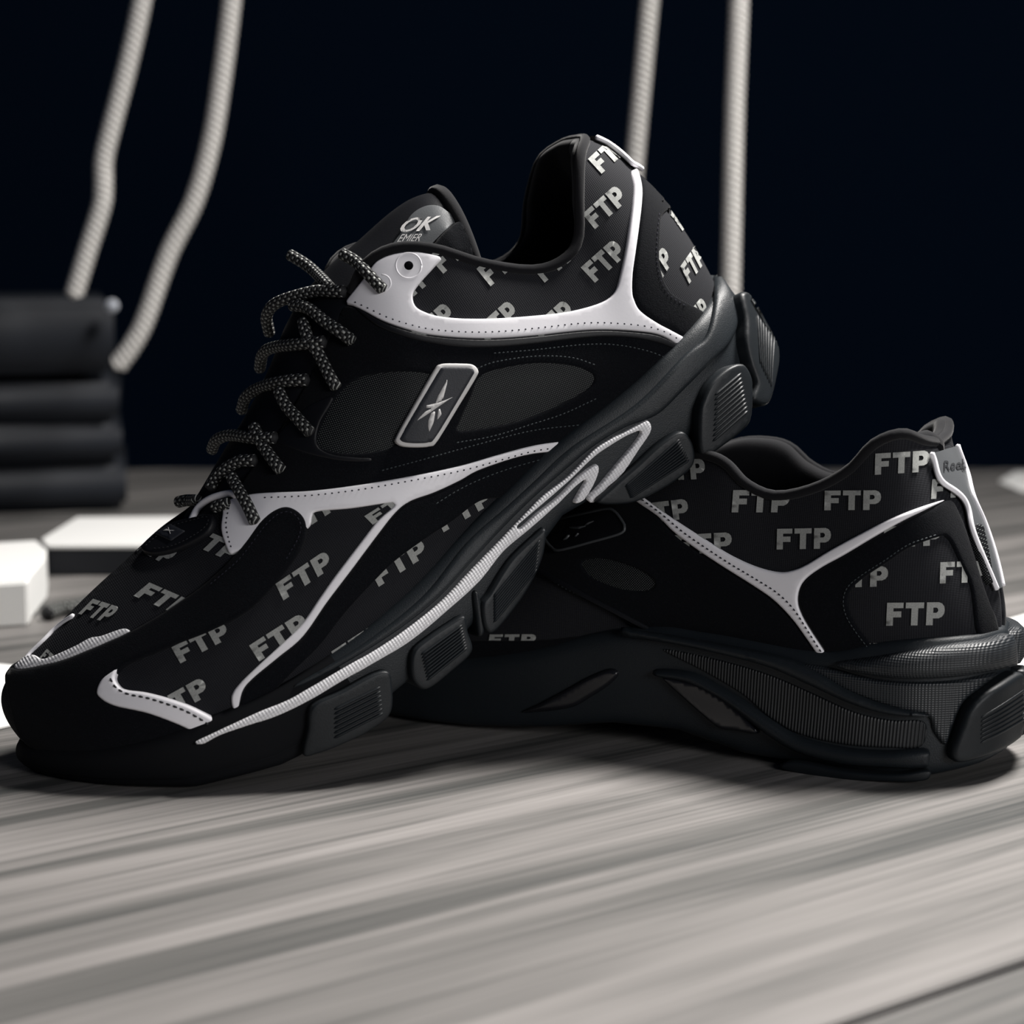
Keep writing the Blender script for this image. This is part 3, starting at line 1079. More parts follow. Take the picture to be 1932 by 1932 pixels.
# ---- printed words
for bl, tl, tr in [((1122, 534), (1095, 505), (1156, 451)), ((1122, 433), (1098, 404), (1160, 349)), ((1134, 329), (1108, 301), (1165, 250)), ((922, 650), (896, 620), (957, 566)),
                   ((1028, 648), (1001, 619), (1062, 565)), ((925, 541), (898, 508), (960, 455)), ((1027, 534), (1000, 502), (1062, 450)), ((836, 517), (808, 485), (870, 430)), ((754, 583), (726, 551), (788, 497)), ((802, 653), (775, 624), (836, 570)),
                   ((1299, 536), (1282, 503), (1312, 461)), ((1286, 437), (1266, 407), (1290, 378)), ((1232, 552), (1213, 522), (1249, 464)), ((1307, 632), (1290, 600), (1322, 560)),
                   ((149, 1159), (177, 1131), (228, 1147)), ((253, 1125), (283, 1100), (371, 1138)), ((347, 1022), (375, 995), (462, 1032)), ((255, 1036), (283, 1010), (340, 1040)),
                   ((535, 1133), (520, 1102), (614, 1038)), ((489, 1248), (470, 1218), (567, 1156)), ((341, 1252), (324, 1222), (420, 1172)), ((303, 1362), (285, 1330), (380, 1277)),
                   ((703, 990), (687, 974), (780, 915)), ((548, 1017), (532, 986), (627, 924)), ((836, 1004), (820, 972), (915, 915)), ((714, 1107), (698, 1077), (792, 1015)), ((640, 1258), (624, 1229), (719, 1167)),
                   ((75, 1243), (90, 1225), (110, 1243))]:
    fs.word(BH, bl, tl, tr, FTP, FTP_W, parent=up_f)

# ---- midsole details
wing = fs.panel('midsole_wing', BM, [(1348, 512), (1375, 545), (1392, 585), (1388, 620), (1370, 655), (1335, 690), (1290, 735), (1240, 782), (1180, 806), (1120, 842), (1060, 892), (1000, 945), (945, 1000), (890, 1060), (830, 1125), (770, 1175), (700, 1222), (620, 1268), (560, 1296), (560, 1290), (620, 1255), (700, 1204), (800, 1122), (880, 1024), (960, 952), (1010, 906), (1080, 842), (1200, 762), (1290, 670), (1330, 635), (1345, 575)],
                'foam', 0.0016, bevel=9, skirt=0.001, mirror=True)
fs.panel('midsole_stripe', BM, [(368, 1400), (400, 1384), (447, 1362), (493, 1341), (540, 1322), (586, 1296), (648, 1259), (711, 1223), (773, 1180), (835, 1130), (881, 1082), (928, 1033), (963, 996), (1000, 957), (1024, 933), (1071, 896), (1117, 849), (1148, 828), (1180, 812), (1211, 795), (1220, 793), (1226, 803), (1223, 818), (1204, 846), (1173, 890), (1142, 918), (1114, 942),
    (1106, 938), (1130, 912), (1164, 871), (1195, 834), (1206, 813), (1180, 822), (1148, 841), (1117, 863), (1071, 907), (1024, 948), (985, 981), (973, 993), (980, 995), (1010, 968), (1049, 937), (1086, 900), (1114, 879), (1125, 876), (1127, 889), (1117, 914), (1099, 940), (1080, 948), (1088, 930), (1102, 905), (1084, 917), (1049, 951), (1000, 995), (947, 1040), (900, 1098), (835, 1157), (773, 1208), (711, 1246), (648, 1282), (586, 1319), (524, 1349), (462, 1370), (416, 1386), (385, 1402)],
    'stripe', 0.0022, bevel=3, step=3, mirror=True, sharp=False, label='white netted stripe')


def pod(poly, name='sole_pod', h=0.0035, rib=None, nrib=6, mirror=False, label=None):
    o = fs.panel(name, BW, poly, 'pod', h, edge=h - 0.0016, bevel=6, skirt=0.016, step=4)
    o2 = None
    if rib:
        ribs_on(fs, BW, o, *rib, nrib + 2, 0.00052, h)
    if mirror:
        c_ = o.copy()
        COL.objects.link(c_)
        c_.scale = (1, -1, 1)
    return o


pod([(586, 1327), (640, 1300), (700, 1268), (727, 1264), (735, 1285), (733, 1342), (690, 1378), (640, 1402), (599, 1417), (570, 1420), (578, 1370)], rib=((625, 1330), (712, 1288), (625, 1392), (718, 1345)), nrib=5, mirror=True)
pod([(776, 1223), (804, 1199), (840, 1175), (863, 1161), (873, 1164), (877, 1190), (885, 1227), (850, 1262), (801, 1298), (775, 1284), (769, 1251)], rib=((786, 1230), (864, 1174), (798, 1284), (874, 1222)), nrib=7, mirror=True)
pod([(916, 1118), (940, 1078), (962, 1048), (1000, 1012), (1024, 995), (1022, 1035), (1012, 1068), (995, 1102), (970, 1140), (928, 1190), (908, 1184), (902, 1140)], rib=((922, 1122), (1012, 1014), (922, 1176), (1005, 1075)), nrib=7, mirror=True)
pod([(890, 1120), (899, 1116), (908, 1150), (912, 1190), (900, 1200), (894, 1160)], h=0.002)
pod([(1270, 814), (1288, 817), (1301, 840), (1301, 874), (1273, 902), (1226, 930), (1180, 948), (1120, 946), (1148, 915), (1195, 874), (1235, 837)], h=0.0042, rib=((1170, 915), (1272, 824), (1180, 938), (1292, 868)), nrib=7, mirror=True)
pod([(1375, 690), (1390, 697), (1402, 727), (1402, 789), (1385, 815), (1350, 842), (1326, 857), (1309, 846), (1307, 781), (1312, 756), (1327, 724), (1353, 699)], h=0.0055, rib=((1332, 742), (1378, 704), (1330, 836), (1394, 780)), nrib=8, mirror=True)
pod([(1380, 560), (1403, 572), (1425, 610), (1441, 640), (1451, 671), (1449, 708), (1433, 766), (1403, 757), (1410, 727), (1398, 690), (1389, 650), (1388, 610)], h=0.005, rib=((1404, 600), (1412, 690), (1440, 650), (1436, 740)), nrib=5, mirror=True)

# ---- laces (photo points with their side distance from the shoe's middle, metres)
LR = 0.0021


def lace_path(pts, ys, r):
    """strand through photo points at given side distance, kept on top of tongue and eyestay"""
    Q = catmull(np.array([(a[0], a[1], y) for a, y in zip(pts, ys)]), 10)
    ts, ds = [], []
    for a, b, y in Q:
        d = fs.dir(a, b)
        t = (y - fs.co[1]) / d[1]
        for bv in (BHH, BT):
            loc, nor, i, dist = bv.ray_cast(Vector(fs.co), Vector(d))
            if loc is not None:
                t = min(t, dist - r * 0.75 - 0.0009)
        ts.append(t)
        ds.append(d)
    ts = np.array(ts)
    for _ in range(12):
        sm = ts.copy()
        sm[1:-1] = 0.5 * ts[1:-1] + 0.25 * (ts[2:] + ts[:-2])
        ts = np.minimum(ts, sm) * 0.5 + sm * 0.5
    return resample(fs.co + np.array(ds) * ts[:, None], 0.0007)


def lace(pts, ys, r=LR, material='lace', name='lace_strand', parent=None):
    P3 = lace_path(pts, ys, r)
    return obj(name, tube_mesh(name, P3, r, 14), material, parent or laces)


laces = obj('laces', tube_mesh('laces', lace_path([(548, 481), (580, 501), (604, 523), (624, 545)], [-.016, -.008, 0, .004], LR), LR, 14), 'lace', fs.root)
laces['label'] = 'black rope laces speckled grey'
lace([(646, 479), (673, 495), (704, 527), (722, 546)], [.016, .021, .026, .024])
lace([(650, 550), (620, 549), (595, 549), (548, 561), (517, 575), (503, 597), (508, 628)], [.020, .016, .011, .002, -.006, -.014, -.022])
lace([(552, 576), (580, 581), (611, 605), (642, 626), (664, 643)], [.004, .012, .021, .028, .0285])
lace([(572, 606), (580, 636), (601, 667), (620, 705), (634, 730)], [.002, .010, .019, .028, .029])
lace([(612, 645), (588, 647), (564, 649), (517, 655), (496, 668), (490, 695)], [.018, .014, .010, -.002, -.012, -.022])
lace([(580, 717), (560, 717), (533, 720), (493, 730), (465, 748), (456, 773)], [.020, .016, .010, 0, -.010, -.020])
lace([(526, 738), (539, 764), (561, 789), (585, 816)], [.004, .013, .023, .0275])
lace([(520, 826), (500, 827), (474, 826), (434, 821), (409, 830), (400, 848)], [.020, .016, .010, -.001, -.011, -.020])
lace([(479, 805), (489, 829), (505, 854), (529, 886)], [.004, .013, .022, .0275])
lace([(482, 869), (466, 869), (449, 871), (424, 885), (406, 904), (397, 922)], [.018, .014, .009, 0, -.009, -.018])
lace([(436, 898), (449, 922), (465, 950), (481, 984)], [.006, .015, .022, .0265])
lace([(337, 947), (352, 944), (372, 944)], [-.012, -.008, -.004])
lace([(404, 958), (416, 953), (430, 951)], [.004, .007, .010])
lace([(358, 988), (374, 958), (398, 940), (432, 931), (446, 935)], [.004, .006, .008, .012, .016], 0.0012, 'white', 'lace_loop', fs.root)
# far-side lace ends dropping to the medial eyestay are mirrored strands
for pts, ys in (([(573, 606), (588, 640), (606, 672), (634, 730)], [-.004, -.012, -.020, -.029]), ([(526, 738), (548, 775), (585, 816)], [-.005, -.016, -.0275]), ([(479, 805), (497, 842), (529, 886)], [-.005, -.016, -.0275])):
    P2 = np.array([fs.plane(q[0], q[1], -y) for q, y in zip(pts, ys)]) * np.array([1, -1, 1])
    obj('lace_strand', tube_mesh('lace_strand', resample(catmull(P2, 10), 0.0007), LR, 14), 'lace', laces)


# ================================================================== REAR SHOE (flat on the table, medial side seen)
rs = Shoe('running_shoe', (-0.0434, 0.7605, 0.0007), -30, 0)
tag(rs.root, 'black running shoe with silver overlays lying flat behind, under the raised heel of the other', 'shoe', 'pair of black running shoes')
rows_r = [
    (-243, 0, 46, -219, 0, 110, 0, 18, 12, -20),
    (-238, 17, 46, -218, 14, 112, 2, 18, 9, -24),
    (-224, 30, 45.5, -214, 25, 115, 3, 18, 6, -26),
    (-209, 34, 43, -206, 29, 111.5, 4, 18, 4, -26),
    (-196, 35, 39.5, -198, 30, 102.5, 4, 18, 4, -22),
    (-184, 35.5, 39, -186, 31, 95.5, 4, 18, 4, -20),
    (-171, 36, 40, -172, 31, 92, 4, 18, 4, -18),
    (-158, 36, 41, -161, 31, 95.5, 4, 18, 5, -18),
    (-146, 36, 41.5, -153, 30, 102, 4, 18, 6, -20),
    (-134, 36.5, 42, -145, 28, 104, 4, 18, 8, -20),
    (-120, 38, 40, -134, 25, 103, 4, 18, 12, -16),
    (-104, 40, 36, -118, 22, 96, 4, 18, 14, -12),
    (-86, 43, 30, -98, 21, 87.5, 4, 18, 15, -10),
    (-64, 46, 25, -75, 20, 72, 3, 16, 14, -8),
    (-42, 48, 22, -55, 17, 61, 2, 14, 13, -5),
    (-24, 47, 22, -42, 11, 55, 1, 12, 14, -3),
    (-6, 45, 22, -28, 0, 52, 1, 10, 16, -1),
    (14, 40, 23, -14, 0, 50, 1, 9, 16, 0),
    (31, 31, 24, 0, 0, 48, 1, 8, 16, 0),
    (43, 19, 25, 14, 0, 47, 2, 10, 19, 0),
    (51, 8, 26, 28, 0, 46, 2, 9, 16, 0),
    (53, 0, 26, 35, 0, 45, 2, 9, 13, 0),
]
rb = Body(rows_r)
up_r = obj('upper', rb.both(rb.G, 'upper'), 'knit', rs.root)
up_r['label'] = 'black knit upper fabric'
RH = rb.bvh(rb.G, full=True, xmin=0.0)
zb_r = ([-255, -240, -228, -190, -165, -140, -115, -90, -60, -10, 20, 40, 56], [9, 3.5, 1, 1, 2, 7, 7, 3, 0.5, 0.5, 4, 9, 14])
zb_r = (np.array(zb_r[0]) / 1000, np.array(zb_r[1]) / 1000)
pr = smooth_prof([(-.004, 0, .002), (.0008, 0, .002), (.0030, 0.03, .000), (.0036, .2, 0), (.0036, .5, 0), (.0042, .8, 0), (.0036, .95, 0), (.001, 1.0, 0), (-.004, 1.0, 0)], 4)
GR = sole_grid(rb, pr, zb_r)
mid_r = obj('midsole', rb.both(GR, 'midsole'), 'foam', rs.root)
RM = rb.bvh(GR)
RW = rb.bvh(rb.wall(0.0042, -0.01, 0.07))
collar_lining(rb, rs.root, 11)
insole(rb, rs.root)
rim_piping(rb, rs.root, 11, 0.0019, -0.0003)
tg_r, RT, _ = tongue(rs, [(-26, 50), (-40, 55), (-58, 63), (-76, 76), (-94, 85), (-110, 93), (-122, 97), (-130, 99), (-136, 96)], [8, 17, 20, 21, 22, 23, 24, 23, 20], [9, 9, 10, 12], rs.root)

band = rs.panel('silver_collar_overlay', RH, [(1200, 930), (1223, 945), (1255, 968), (1288, 990), (1335, 1020), (1381, 1048), (1428, 1069), (1469, 1079), (1496, 1076), (1524, 1064), (1565, 1039), (1620, 1009), (1675, 981), (1730, 959), (1785, 942), (1744, 963), (1703, 983), (1648, 1014), (1593, 1047), (1551, 1070), (1521, 1092), (1509, 1113), (1507, 1138), (1516, 1163), (1532, 1190), (1554, 1223), (1574, 1250), (1556, 1250), (1524, 1206), (1496, 1168), (1463, 1134), (1428, 1109), (1366, 1070), (1319, 1039), (1273, 1005), (1242, 975), (1200, 946)],
                'white', 0.0014, bevel=5, step=3.5, mirror=True)
rs.seam(RH, [(1215, 945), (1250, 970), (1290, 1003), (1335, 1034), (1381, 1064), (1428, 1092), (1469, 1118), (1500, 1148), (1524, 1184), (1545, 1217), (1562, 1242)], 10, 5, 0.00028, 0.00145, 'stitch_dark', band)
hs = rs.panel('heel_overlay', RH, [(1790, 944), (1810, 975), (1822, 1005), (1838, 1055), (1852, 1100), (1866, 1140), (1878, 1170), (1878, 1212), (1800, 1232), (1700, 1244), (1572, 1252), (1556, 1223), (1534, 1190), (1518, 1163), (1509, 1138), (1511, 1113), (1523, 1094), (1553, 1072), (1595, 1049), (1650, 1016), (1705, 985), (1748, 964)], 'suede', 0.0011, bevel=5, mirror=True,
              holes=[[(1772, 1013), (1717, 1033), (1675, 1061), (1634, 1088), (1609, 1110), (1600, 1130), (1604, 1155), (1620, 1185), (1648, 1221), (1662, 1240), (1720, 1238), (1790, 1228), (1841, 1216), (1838, 1177), (1830, 1110), (1813, 1069), (1794, 1028), (1783, 1014)]])
rs.seam(RH, [(1762, 1010), (1712, 1028), (1668, 1058), (1628, 1084), (1602, 1106), (1593, 1130), (1597, 1158), (1614, 1188), (1640, 1222)], 8, 5, 0.0002, 0.0012, 'stitch_teal', hs)
low = rs.panel('side_panel', RH, [(1185, 940), (1225, 955), (1273, 1008), (1319, 1042), (1366, 1073), (1428, 1112), (1463, 1137), (1496, 1170), (1524, 1208), (1550, 1248), (1470, 1245), (1350, 1222), (1240, 1205), (1140, 1150), (1040, 1095), (1000, 1070), (1000, 960), (1080, 930)], 'suede', 0.0009, bevel=5, mirror=True,
               holes=[[(1100, 1062), (1140, 1055), (1200, 1072), (1235, 1096), (1225, 1112), (1180, 1112), (1120, 1090)]])
rs.panel('mesh_insert', RH, [(1094, 1058), (1140, 1050), (1205, 1068), (1241, 1096), (1229, 1118), (1178, 1117), (1114, 1094)], 'mesh', 0.0003, bevel=3, mirror=True)
rs.seam(RH, [(1015, 1075), (1060, 1105), (1110, 1130), (1160, 1155), (1225, 1188)], 8, 5, 0.0003, 0.0011, 'stitch_teal', low)
rs.stripe('side_trim', RH, [(1000, 1068), (1060, 1100), (1110, 1127), (1160, 1152), (1232, 1190)], 0.0012, 'leather', 0.0006)
bo = rs.panel('side_badge', RH, [(1046, 990), (1100, 976), (1150, 965), (1166, 970), (1178, 984), (1184, 996), (1176, 1009), (1120, 1026), (1062, 1042), (1048, 1038), (1035, 1022), (1032, 1004)], 'leather', 0.0020, bevel=3, step=3)
bp = [(1046, 990), (1100, 976), (1150, 965), (1166, 970), (1178, 984), (1184, 996), (1176, 1009), (1120, 1026), (1062, 1042), (1048, 1038), (1035, 1022), (1032, 1004)]
rs.stripe('badge_border', RH, bp + bp[:1], 0.0005, 'badge_dark', 0.0020, bo, sides=6)
for pl in ([(760, 750), (690, 790), (660, 800), (690, 775)], [(570, 800), (620, 800), (700, 790), (640, 815), (590, 815)], [(530, 890), (570, 850), (590, 845), (570, 875)], [(600, 870), (630, 835), (645, 835), (630, 855)]):
    rs.panel('badge_emblem', RH, crop(pl, 0.31056, 900, 750), 'badge_dark', 0.0025, bevel=1.5, step=3, grid=5, parent=bo, sharp=True)

# heel pull strip with white edging
strip = heel_strip(rs, rb, RH, [(1749, 858), (1755, 873), (1761, 898), (1772, 915), (1794, 929), (1813, 948), (1821, 973), (1824, 1008), (1832, 1060), (1842, 1120)])
G, w_ = text_glyphs('Reebok', 0.2)
rs.word(RH, (1771, 893), (1768, 874), (1836, 866), G, w_, 'print_dark', 0.0021, strip, 'strip_lettering')
rs.panel('strip_grip', RH, [(1826, 1000), (1842, 990), (1852, 1010), (1862, 1060), (1866, 1100), (1856, 1098), (1840, 1050)], 'mesh', 0.0021, bevel=3, step=3, parent=strip)
tabp = np.array([rs.plane(px_, py_, y) for px_, py_, y in ((1720, 842, .010), (1732, 834, .008), (1748, 831, .004), (1764, 838, .001), (1778, 850, -.002))])
obj('pull_tab', tube_mesh('pull_tab', resample(catmull(tabp, 8), 0.001), np.interp(np.linspace(0, 1, len(resample(catmull(tabp, 8), 0.001))), [0, .2, .45, .8, 1], [.0008, .0030, .0036, .0030, .0008]), 12), 'lining', rs.root)

for bl, tl, tr in [((1651, 896), (1652, 856), (1752, 850)), ((1556, 963), (1557, 926), (1663, 925)), ((1466, 1037), (1467, 998), (1569, 996)), ((1755, 942), (1757, 905), (1842, 900)), ((1569, 1109), (1570, 1071), (1676, 1068)),
                   ((1772, 1101), (1773, 1061), (1868, 1058)), ((1672, 1180), (1674, 1137), (1782, 1136)), ((1574, 1255), (1575, 1214), (1681, 1212)), ((1668, 1033), (1668, 994), (1774, 990)), ((1381, 967), (1384, 925), (1492, 925)),
                   ((1275, 1047), (1274, 1010), (1381, 1004)), ((1205, 990), (1200, 953), (1297, 941)), ((1243, 908), (1240, 870), (1330, 866)), ((922, 1217), (925, 1197), (1013, 1196))]:
    rs.word(RH, bl, tl, tr, FTP, FTP_W, parent=up_r)

# midsole of the rear shoe
rs.panel('heel_roll', RM, [(1566, 1252), (1600, 1245), (1675, 1234), (1772, 1217), (1850, 1206), (1900, 1196), (1910, 1250), (1890, 1262), (1813, 1276), (1744, 1281), (1675, 1279), (1620, 1270), (1585, 1260)], 'net', 0.0048, bevel=24, skirt=0.002, mirror=True)
rs.panel('netted_field', RM, [(1585, 1264), (1620, 1274), (1675, 1284), (1744, 1286), (1813, 1281), (1880, 1268), (1850, 1295), (1815, 1325), (1795, 1370), (1782, 1405), (1760, 1380), (1748, 1350), (1700, 1340), (1640, 1320), (1580, 1296), (1530, 1270), (1490, 1252), (1540, 1255)], 'net', 0.0018, bevel=8, mirror=True)
rs.panel('midsole_wing', RM, [(1180, 1188), (1250, 1195), (1350, 1212), (1470, 1236), (1540, 1262), (1600, 1296), (1660, 1322), (1745, 1344), (1744, 1352), (1680, 1348), (1610, 1328), (1530, 1292), (1450, 1258), (1350, 1232), (1250, 1212), (1180, 1202)], 'foam', 0.0042, bevel=12, skirt=0.002, mirror=True)
rs.panel('ribbed_field', RM, [(1250, 1225), (1350, 1243), (1450, 1272), (1530, 1306), (1610, 1342), (1680, 1358), (1744, 1362), (1738, 1408), (1675, 1411), (1593, 1405), (1510, 1386), (1455, 1356), (1400, 1310), (1330, 1268)], 'ribfoam', 0.0006, bevel=6, mirror=True)
rs.panel('lower_rail', RM, [(1240, 1262), (1307, 1268), (1366, 1298), (1412, 1326), (1459, 1358), (1510, 1388), (1593, 1409), (1675, 1415), (1746, 1411), (1752, 1430), (1742, 1446), (1675, 1446), (1593, 1440), (1510, 1420), (1455, 1390), (1405, 1352), (1360, 1318), (1300, 1288), (1240, 1276)], 'foam', 0.0036, bevel=12, skirt=0.002, mirror=True)
rs.panel('shank_window', RM, [(1251, 1277), (1290, 1280), (1319, 1287), (1350, 1302), (1397, 1337), (1432, 1375), (1426, 1384), (1391, 1378), (1360, 1373), (1335, 1355), (1288, 1314)], 'shank', 0.0020, bevel=5, label='smoky translucent plastic window', mirror=True)
rs.panel('shank_plate', RM, [(985, 1343), (1020, 1325), (1070, 1298), (1110, 1276), (1150, 1261), (1168, 1270), (1150, 1292), (1110, 1318), (1080, 1334), (1030, 1342)], 'shank', 0.0016, bevel=8, mirror=True)
hp = rs.panel('sole_pod', RW, [(1900, 1266), (1870, 1284), (1841, 1303), (1815, 1332), (1800, 1370), (1786, 1410), (1790, 1430), (1813, 1432), (1868, 1412), (1909, 1384), (1924, 1356), (1920, 1300), (1914, 1272)], 'pod', 0.0052, edge=0.0030, bevel=9, skirt=0.016, mirror=True)
ribs_on(rs, RW, hp, (1908, 1292), (1832, 1345), (1914, 1352), (1830, 1400), 7, 0.0006, 0.0050)
rs.panel('sole_pod', RW, [(1500, 1432), (1600, 1450), (1690, 1456), (1745, 1448), (1752, 1458), (1735, 1470), (1660, 1471), (1560, 1464), (1480, 1448)], 'pod', 0.0035, edge=0.002, bevel=5, skirt=0.014, mirror=True)
for k in range(4):
    x0 = -0.118 + k * 0.019
    z0 = 0.094 - k * 0.0088
    P2 = np.array([(x0 + .004, -.024, z0 - .012), (x0 + .002, -.014, z0 - .002), (x0, 0, z0 + 0.000), (x0 - .003, .014, z0 - .001), (x0 - .006, .026, z0 - .012)])
    obj('lace_strand', tube_mesh('lace_strand', resample(catmull(P2, 10), 0.0008), LR, 14), 'lace', tg_r)

rs.panel('toe_guard', RH, [(760, 1206), (880, 1207), (1020, 1207), (1100, 1200), (1180, 1204), (1100, 1235), (980, 1250), (860, 1262), (760, 1262)], 'suede', 0.0012, bevel=5, mirror=True)


# ================================================================== table
GR_ANG = R(36.5)
table = bpy.data.objects.new('table', None)
COL.objects.link(table)
tag(table, 'grey wood-grain table top with one dark seam across it', 'table')
ca, sa = math.cos(GR_ANG), math.sin(GR_ANG)
q0 = ground(1766, 1873.5)
rect = [(-1.3, 0.06), (1.3, 0.06), (1.3, 1.495), (-1.3, 1.495)]


def clip_half(poly, side, gap):
    out = []
    f = lambda q: side * (-(q[0] - q0[0]) * sa + (q[1] - q0[1]) * ca) - gap
    for i in range(len(poly)):
        a, b = poly[i], poly[(i + 1) % len(poly)]
        fa, fb_ = f(a), f(b)
        if fa >= 0:
            out.append(a)
        if fa * fb_ < 0:
            t = fa / (fa - fb_)
            out.append((a[0] + (b[0] - a[0]) * t, a[1] + (b[1] - a[1]) * t))
    return out


for side in (1, -1):
    pl = clip_half(rect, side, 0.0014)
    V = []
    for z in (-0.03, 0.0):
        for x, y in pl:
            V.append((x * ca + y * sa, -x * sa + y * ca, z))
    n = len(pl)
    F = [tuple(range(n))[::-1], tuple(range(n, 2 * n))] + [(i, (i + 1) % n, n + (i + 1) % n, n + i) for i in range(n)]
    me = mesh('board', V, F, np.array(V)[:, :2])
    bm = bmesh.new()
    bm.from_mesh(me)
    bmesh.ops.bevel(bm, geom=[e for e in bm.edges], offset=0.0006, segments=2, affect='EDGES')
    bm.to_mesh(me)
    bm.free()
    o = obj('board', me, 'wood', table, smooth=False)
    o.rotation_euler = (0, 0, GR_ANG)

cu = -q0[0] * sa + q0[1] * ca
V = [(u, cu + v, z) for u in (-1.2, 1.4) for v in (-0.0013, 0.0013) for z in (-0.028, -0.0007)]
o = obj('seam_strip', mesh('seam_strip', V, [(0, 1, 3, 2), (4, 6, 7, 5), (1, 5, 7, 3), (0, 2, 6, 4), (0, 4, 5, 1), (2, 3, 7, 6)], np.zeros((8, 2))), 'hole', table, False)
o.rotation_euler = (0, 0, GR_ANG)

# ================================================================== floor far below and dark backdrop
V = [(-3, -1.5, -0.78), (3, -1.5, -0.78), (3, 2.3, -0.78), (-3, 2.3, -0.78)]
o = obj('floor', mesh('floor', V, [(0, 1, 2, 3)], np.zeros((4, 2))), 'wall', None, False)
tag(o, 'dark floor below the table', 'floor', kind='structure')
V = [(-3, 2.3, -1.2), (3, 2.3, -1.2), (3, 2.3, 2.2), (-3, 2.3, 2.2), (-3, 2.34, -1.2), (3, 2.34, -1.2), (3, 2.34, 2.2), (-3, 2.34, 2.2)]
o = obj('wall_back', mesh('wall_back', V, [(0, 1, 2, 3), (5, 4, 7, 6), (4, 0, 3, 7), (1, 5, 6, 2), (3, 2, 6, 7), (4, 5, 1, 0)], np.zeros((8, 2))), 'wall', None, False)
tag(o, 'black backdrop behind the table', 'wall', kind='structure')


# ================================================================== white sheets and low boxes on the table
def prism(name, pts, z0, z1, material, bevel=0.0006, parent=None):
    n = len(pts)
    V = [(x, y, z0) for x, y in pts] + [(x, y, z1) for x, y in pts]
    F = [tuple(range(n))[::-1], tuple(range(n, 2 * n))] + [(i, (i + 1) % n, n + (i + 1) % n, n + i) for i in range(n)]
    me = mesh(name, V, F, np.array(V)[:, :2])
    bm = bmesh.new()
    bm.from_mesh(me)
    bmesh.ops.recalc_face_normals(bm, faces=bm.faces)
    bmesh.ops.bevel(bm, geom=[e for e in bm.edges], offset=bevel, segments=3, affect='EDGES')
    bm.to_mesh(me)
    bm.free()
    return obj(name, me, material, parent, smooth=False)


def gp(pts, z=0.0):
    return [tuple(ground(x, y, z)[:2]) for x, y in pts]


def ccw(p_):
    a = sum(p_[i][0] * p_[(i + 1) % len(p_)][1] - p_[(i + 1) % len(p_)][0] * p_[i][1] for i in range(len(p_)))
    return p_ if a > 0 else p_[::-1]


o = prism('paper_sheet', ccw(gp([(-70, 1386), (70, 1354), (110, 1262), (-60, 1246)], 0.0015)), 0.0, 0.0015, 'paper', 0.0004)
tag(o, 'white paper sheet on the table beside the toe of the tilted shoe', 'paper', 'white papers on the table')
o = prism('paper_sheet', ccw(gp([(1800, 1200), (1879, 1174), (2040, 1130), (2160, 1285), (1930, 1298), (1830, 1292)], 0.0015)), 0.0, 0.0015, 'paper', 0.0004)
tag(o, 'bright white paper sheet on the table behind the heel of the flat shoe', 'paper', 'white papers on the table')
o = prism('paper_sheet', ccw(gp([(1884, 908), (1915, 889), (2040, 889), (2040, 930), (1925, 925)], 0.0012)), 0.0, 0.0012, 'paper', 0.0004)
tag(o, 'blurred white paper at the far right edge of the table', 'paper', 'white papers on the table')

o = prism('white_box', ccw(gp([(-120, 1030), (70, 1019), (88, 1034), (86, 1052), (58, 1084), (51, 1098), (-140, 1110)], 0.021)), 0.0, 0.021, 'paper', 0.001)
tag(o, 'overexposed white box with a jagged corner at the left of the table', 'box')
wb = bpy.data.objects.new('flat_case', None)
COL.objects.link(wb)
wb.location = (-0.2, 1.06, 0)
tag(wb, 'low black case with a white top behind the laces of the tilted shoe', 'case')
bx = [q for q in ccw(gp([(88, 1031), (420, 1031), (460, 975), (145, 977), (78, 1018)], 0.016))]
loc = np.array([-0.2, 1.06])
prism('case_body', [tuple(np.array(q) - loc) for q in bx], 0.0, 0.0145, 'slab', 0.001, wb)
prism('case_top', [tuple(np.array(q) - loc) for q in bx], 0.0146, 0.0165, 'paper', 0.0005, wb)

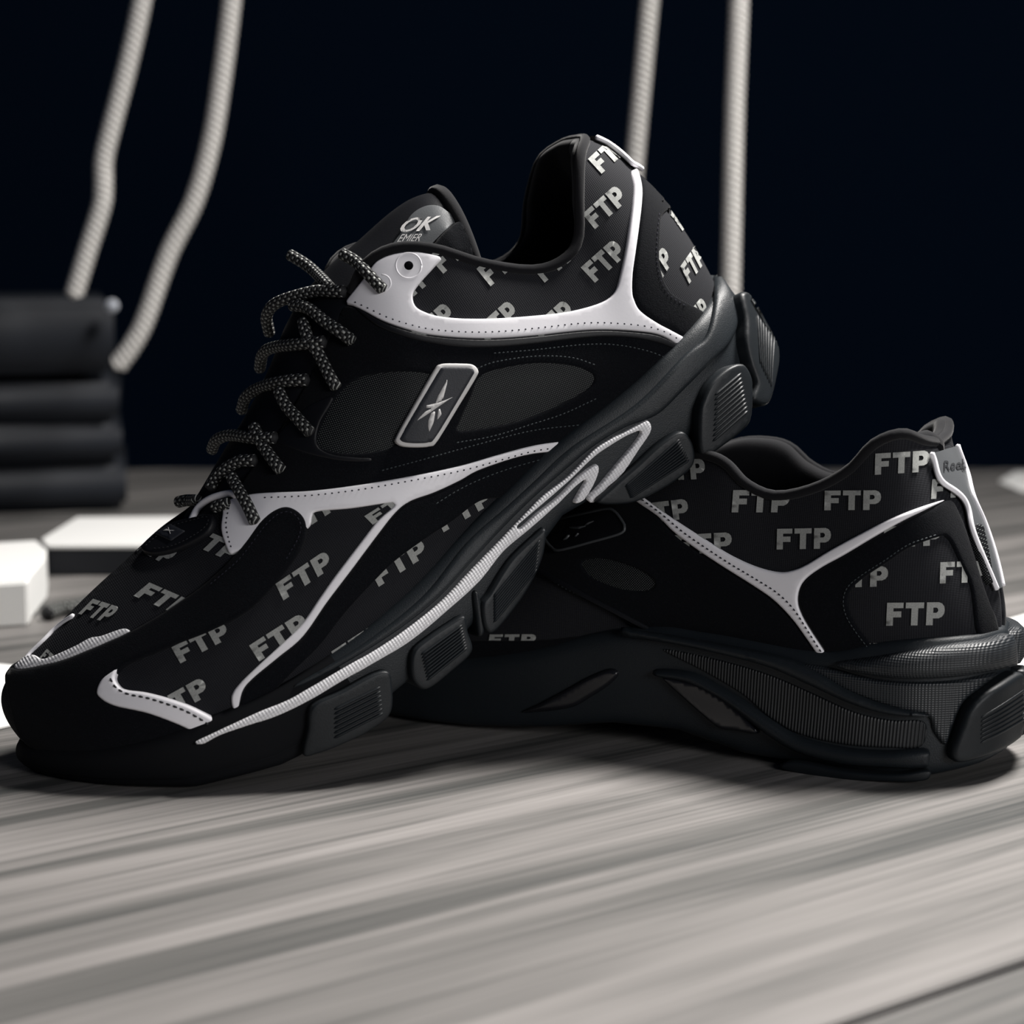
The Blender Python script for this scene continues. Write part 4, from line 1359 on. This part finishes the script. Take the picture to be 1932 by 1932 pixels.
# stack of black slabs, back left
for i, (yt, yb, xr, lab_) in enumerate(((566, 704, 214, 'black slab with a pale upper edge, topmost of the blurred stack at left'), (722, 796, 222, 'thin black slab second from the top of the blurred stack'),
                                        (800, 872, 230, 'thin black slab third from the top of the blurred stack'), (880, 956, 238, 'black slab at the bottom of the blurred stack on the table'))):
    yy = 1.262
    zt, zbm = at_depth(0, yt, yy)[2], at_depth(0, yb, yy)[2]
    if i == 3:
        zbm = 0.0
    xx = at_depth(xr, yt, yy)[0]
    tw = math.atan2(-xx, yy) + R((1.5, -0.8, 0.6, 0.0)[i])
    turn = lambda u, v: (xx + u * math.cos(tw) - v * math.sin(tw), yy + u * math.sin(tw) + v * math.cos(tw))
    pl = [turn(-0.42, 0), turn(0, 0), turn(0, 0.2), turn(-0.42, 0.2)]
    o = prism('stacked_slab', pl, zbm, zt, 'slab', min(0.0055, (zt - zbm) * 0.42))
    o.data.polygons.foreach_set('use_smooth', [True] * len(o.data.polygons))
    tag(o, lab_, 'slab', 'black slabs in the stack')
    if i < 3:
        # narrow dark spacer between the slabs
        nt_ = (722, 800, 880)[i]
        z2 = at_depth(0, nt_, yy)[2]
        sp = prism('slab_foot', [turn(-0.40, 0.02), turn(-0.02, 0.02), turn(-0.02, 0.18), turn(-0.40, 0.18)], z2 - 0.002, zbm + 0.001, 'hole', 0.0005, o)
kp = at_depth(211, 577, 1.252)
me = bpy.data.meshes.new('metal_knob')
bm = bmesh.new()
bmesh.ops.create_uvsphere(bm, u_segments=24, v_segments=16, radius=0.0045)
for v in bm.verts:
    v.co.y *= 0.6
bm.to_mesh(me)
bm.free()
o = obj('metal_knob', me, 'metal')
o.location = kp
tag(o, 'small bright metal stud at the corner of the black stack', 'stud')

# hanging cords
for pts, y, lab_ in (([(330, -420), (300, -180), (268, 0), (240, 125), (210, 240), (196, 300), (195, 350), (191, 390), (166, 470), (140, 555)], 1.20, 'white twisted cord hanging above the black stack, leftmost of four'),
                     ([(470, -420), (455, -180), (437, 0), (418, 150), (398, 270), (366, 380), (318, 480), (275, 600), (250, 650), (222, 690)], 1.20, 'white twisted cord whose lower end curls left beside the black stack'),
                     ([(1268, -420), (1245, -180), (1226, 0), (1210, 170), (1197, 310), (1188, 430), (1182, 520)], 1.22, 'dim grey cord hanging right behind the heel of the tilted shoe'),
                     ([(1400, -420), (1398, -180), (1394, 0), (1386, 200), (1381, 400), (1378, 560), (1376, 660)], 1.15, 'pale straight cord hanging at the right of the tilted shoe, rightmost of four')):
    P3 = resample(catmull(np.array([at_depth(px_, py_, y) for px_, py_ in pts]), 12), 0.0007)
    o = obj('hanging_cord', tube_mesh('hanging_cord', P3, 0.0063, 24, True, 3, 520.0, 0.32), 'rope')
    tag(o, lab_, 'cord', 'cords hanging in the background')

# loose lace end lying on the table
P3 = np.array([ground(px_, py_, 0.0036) for px_, py_ in [(88, 1158), (112, 1150), (140, 1146), (170, 1136), (205, 1124), (250, 1108), (320, 1092)]])
P3 = resample(catmull(P3, 12), 0.0008)
o = obj('loose_lace', tube_mesh('loose_lace', P3, 0.0036, 14), 'lace')
tag(o, 'blurred speckled lace end lying on the table past the toe', 'lace')
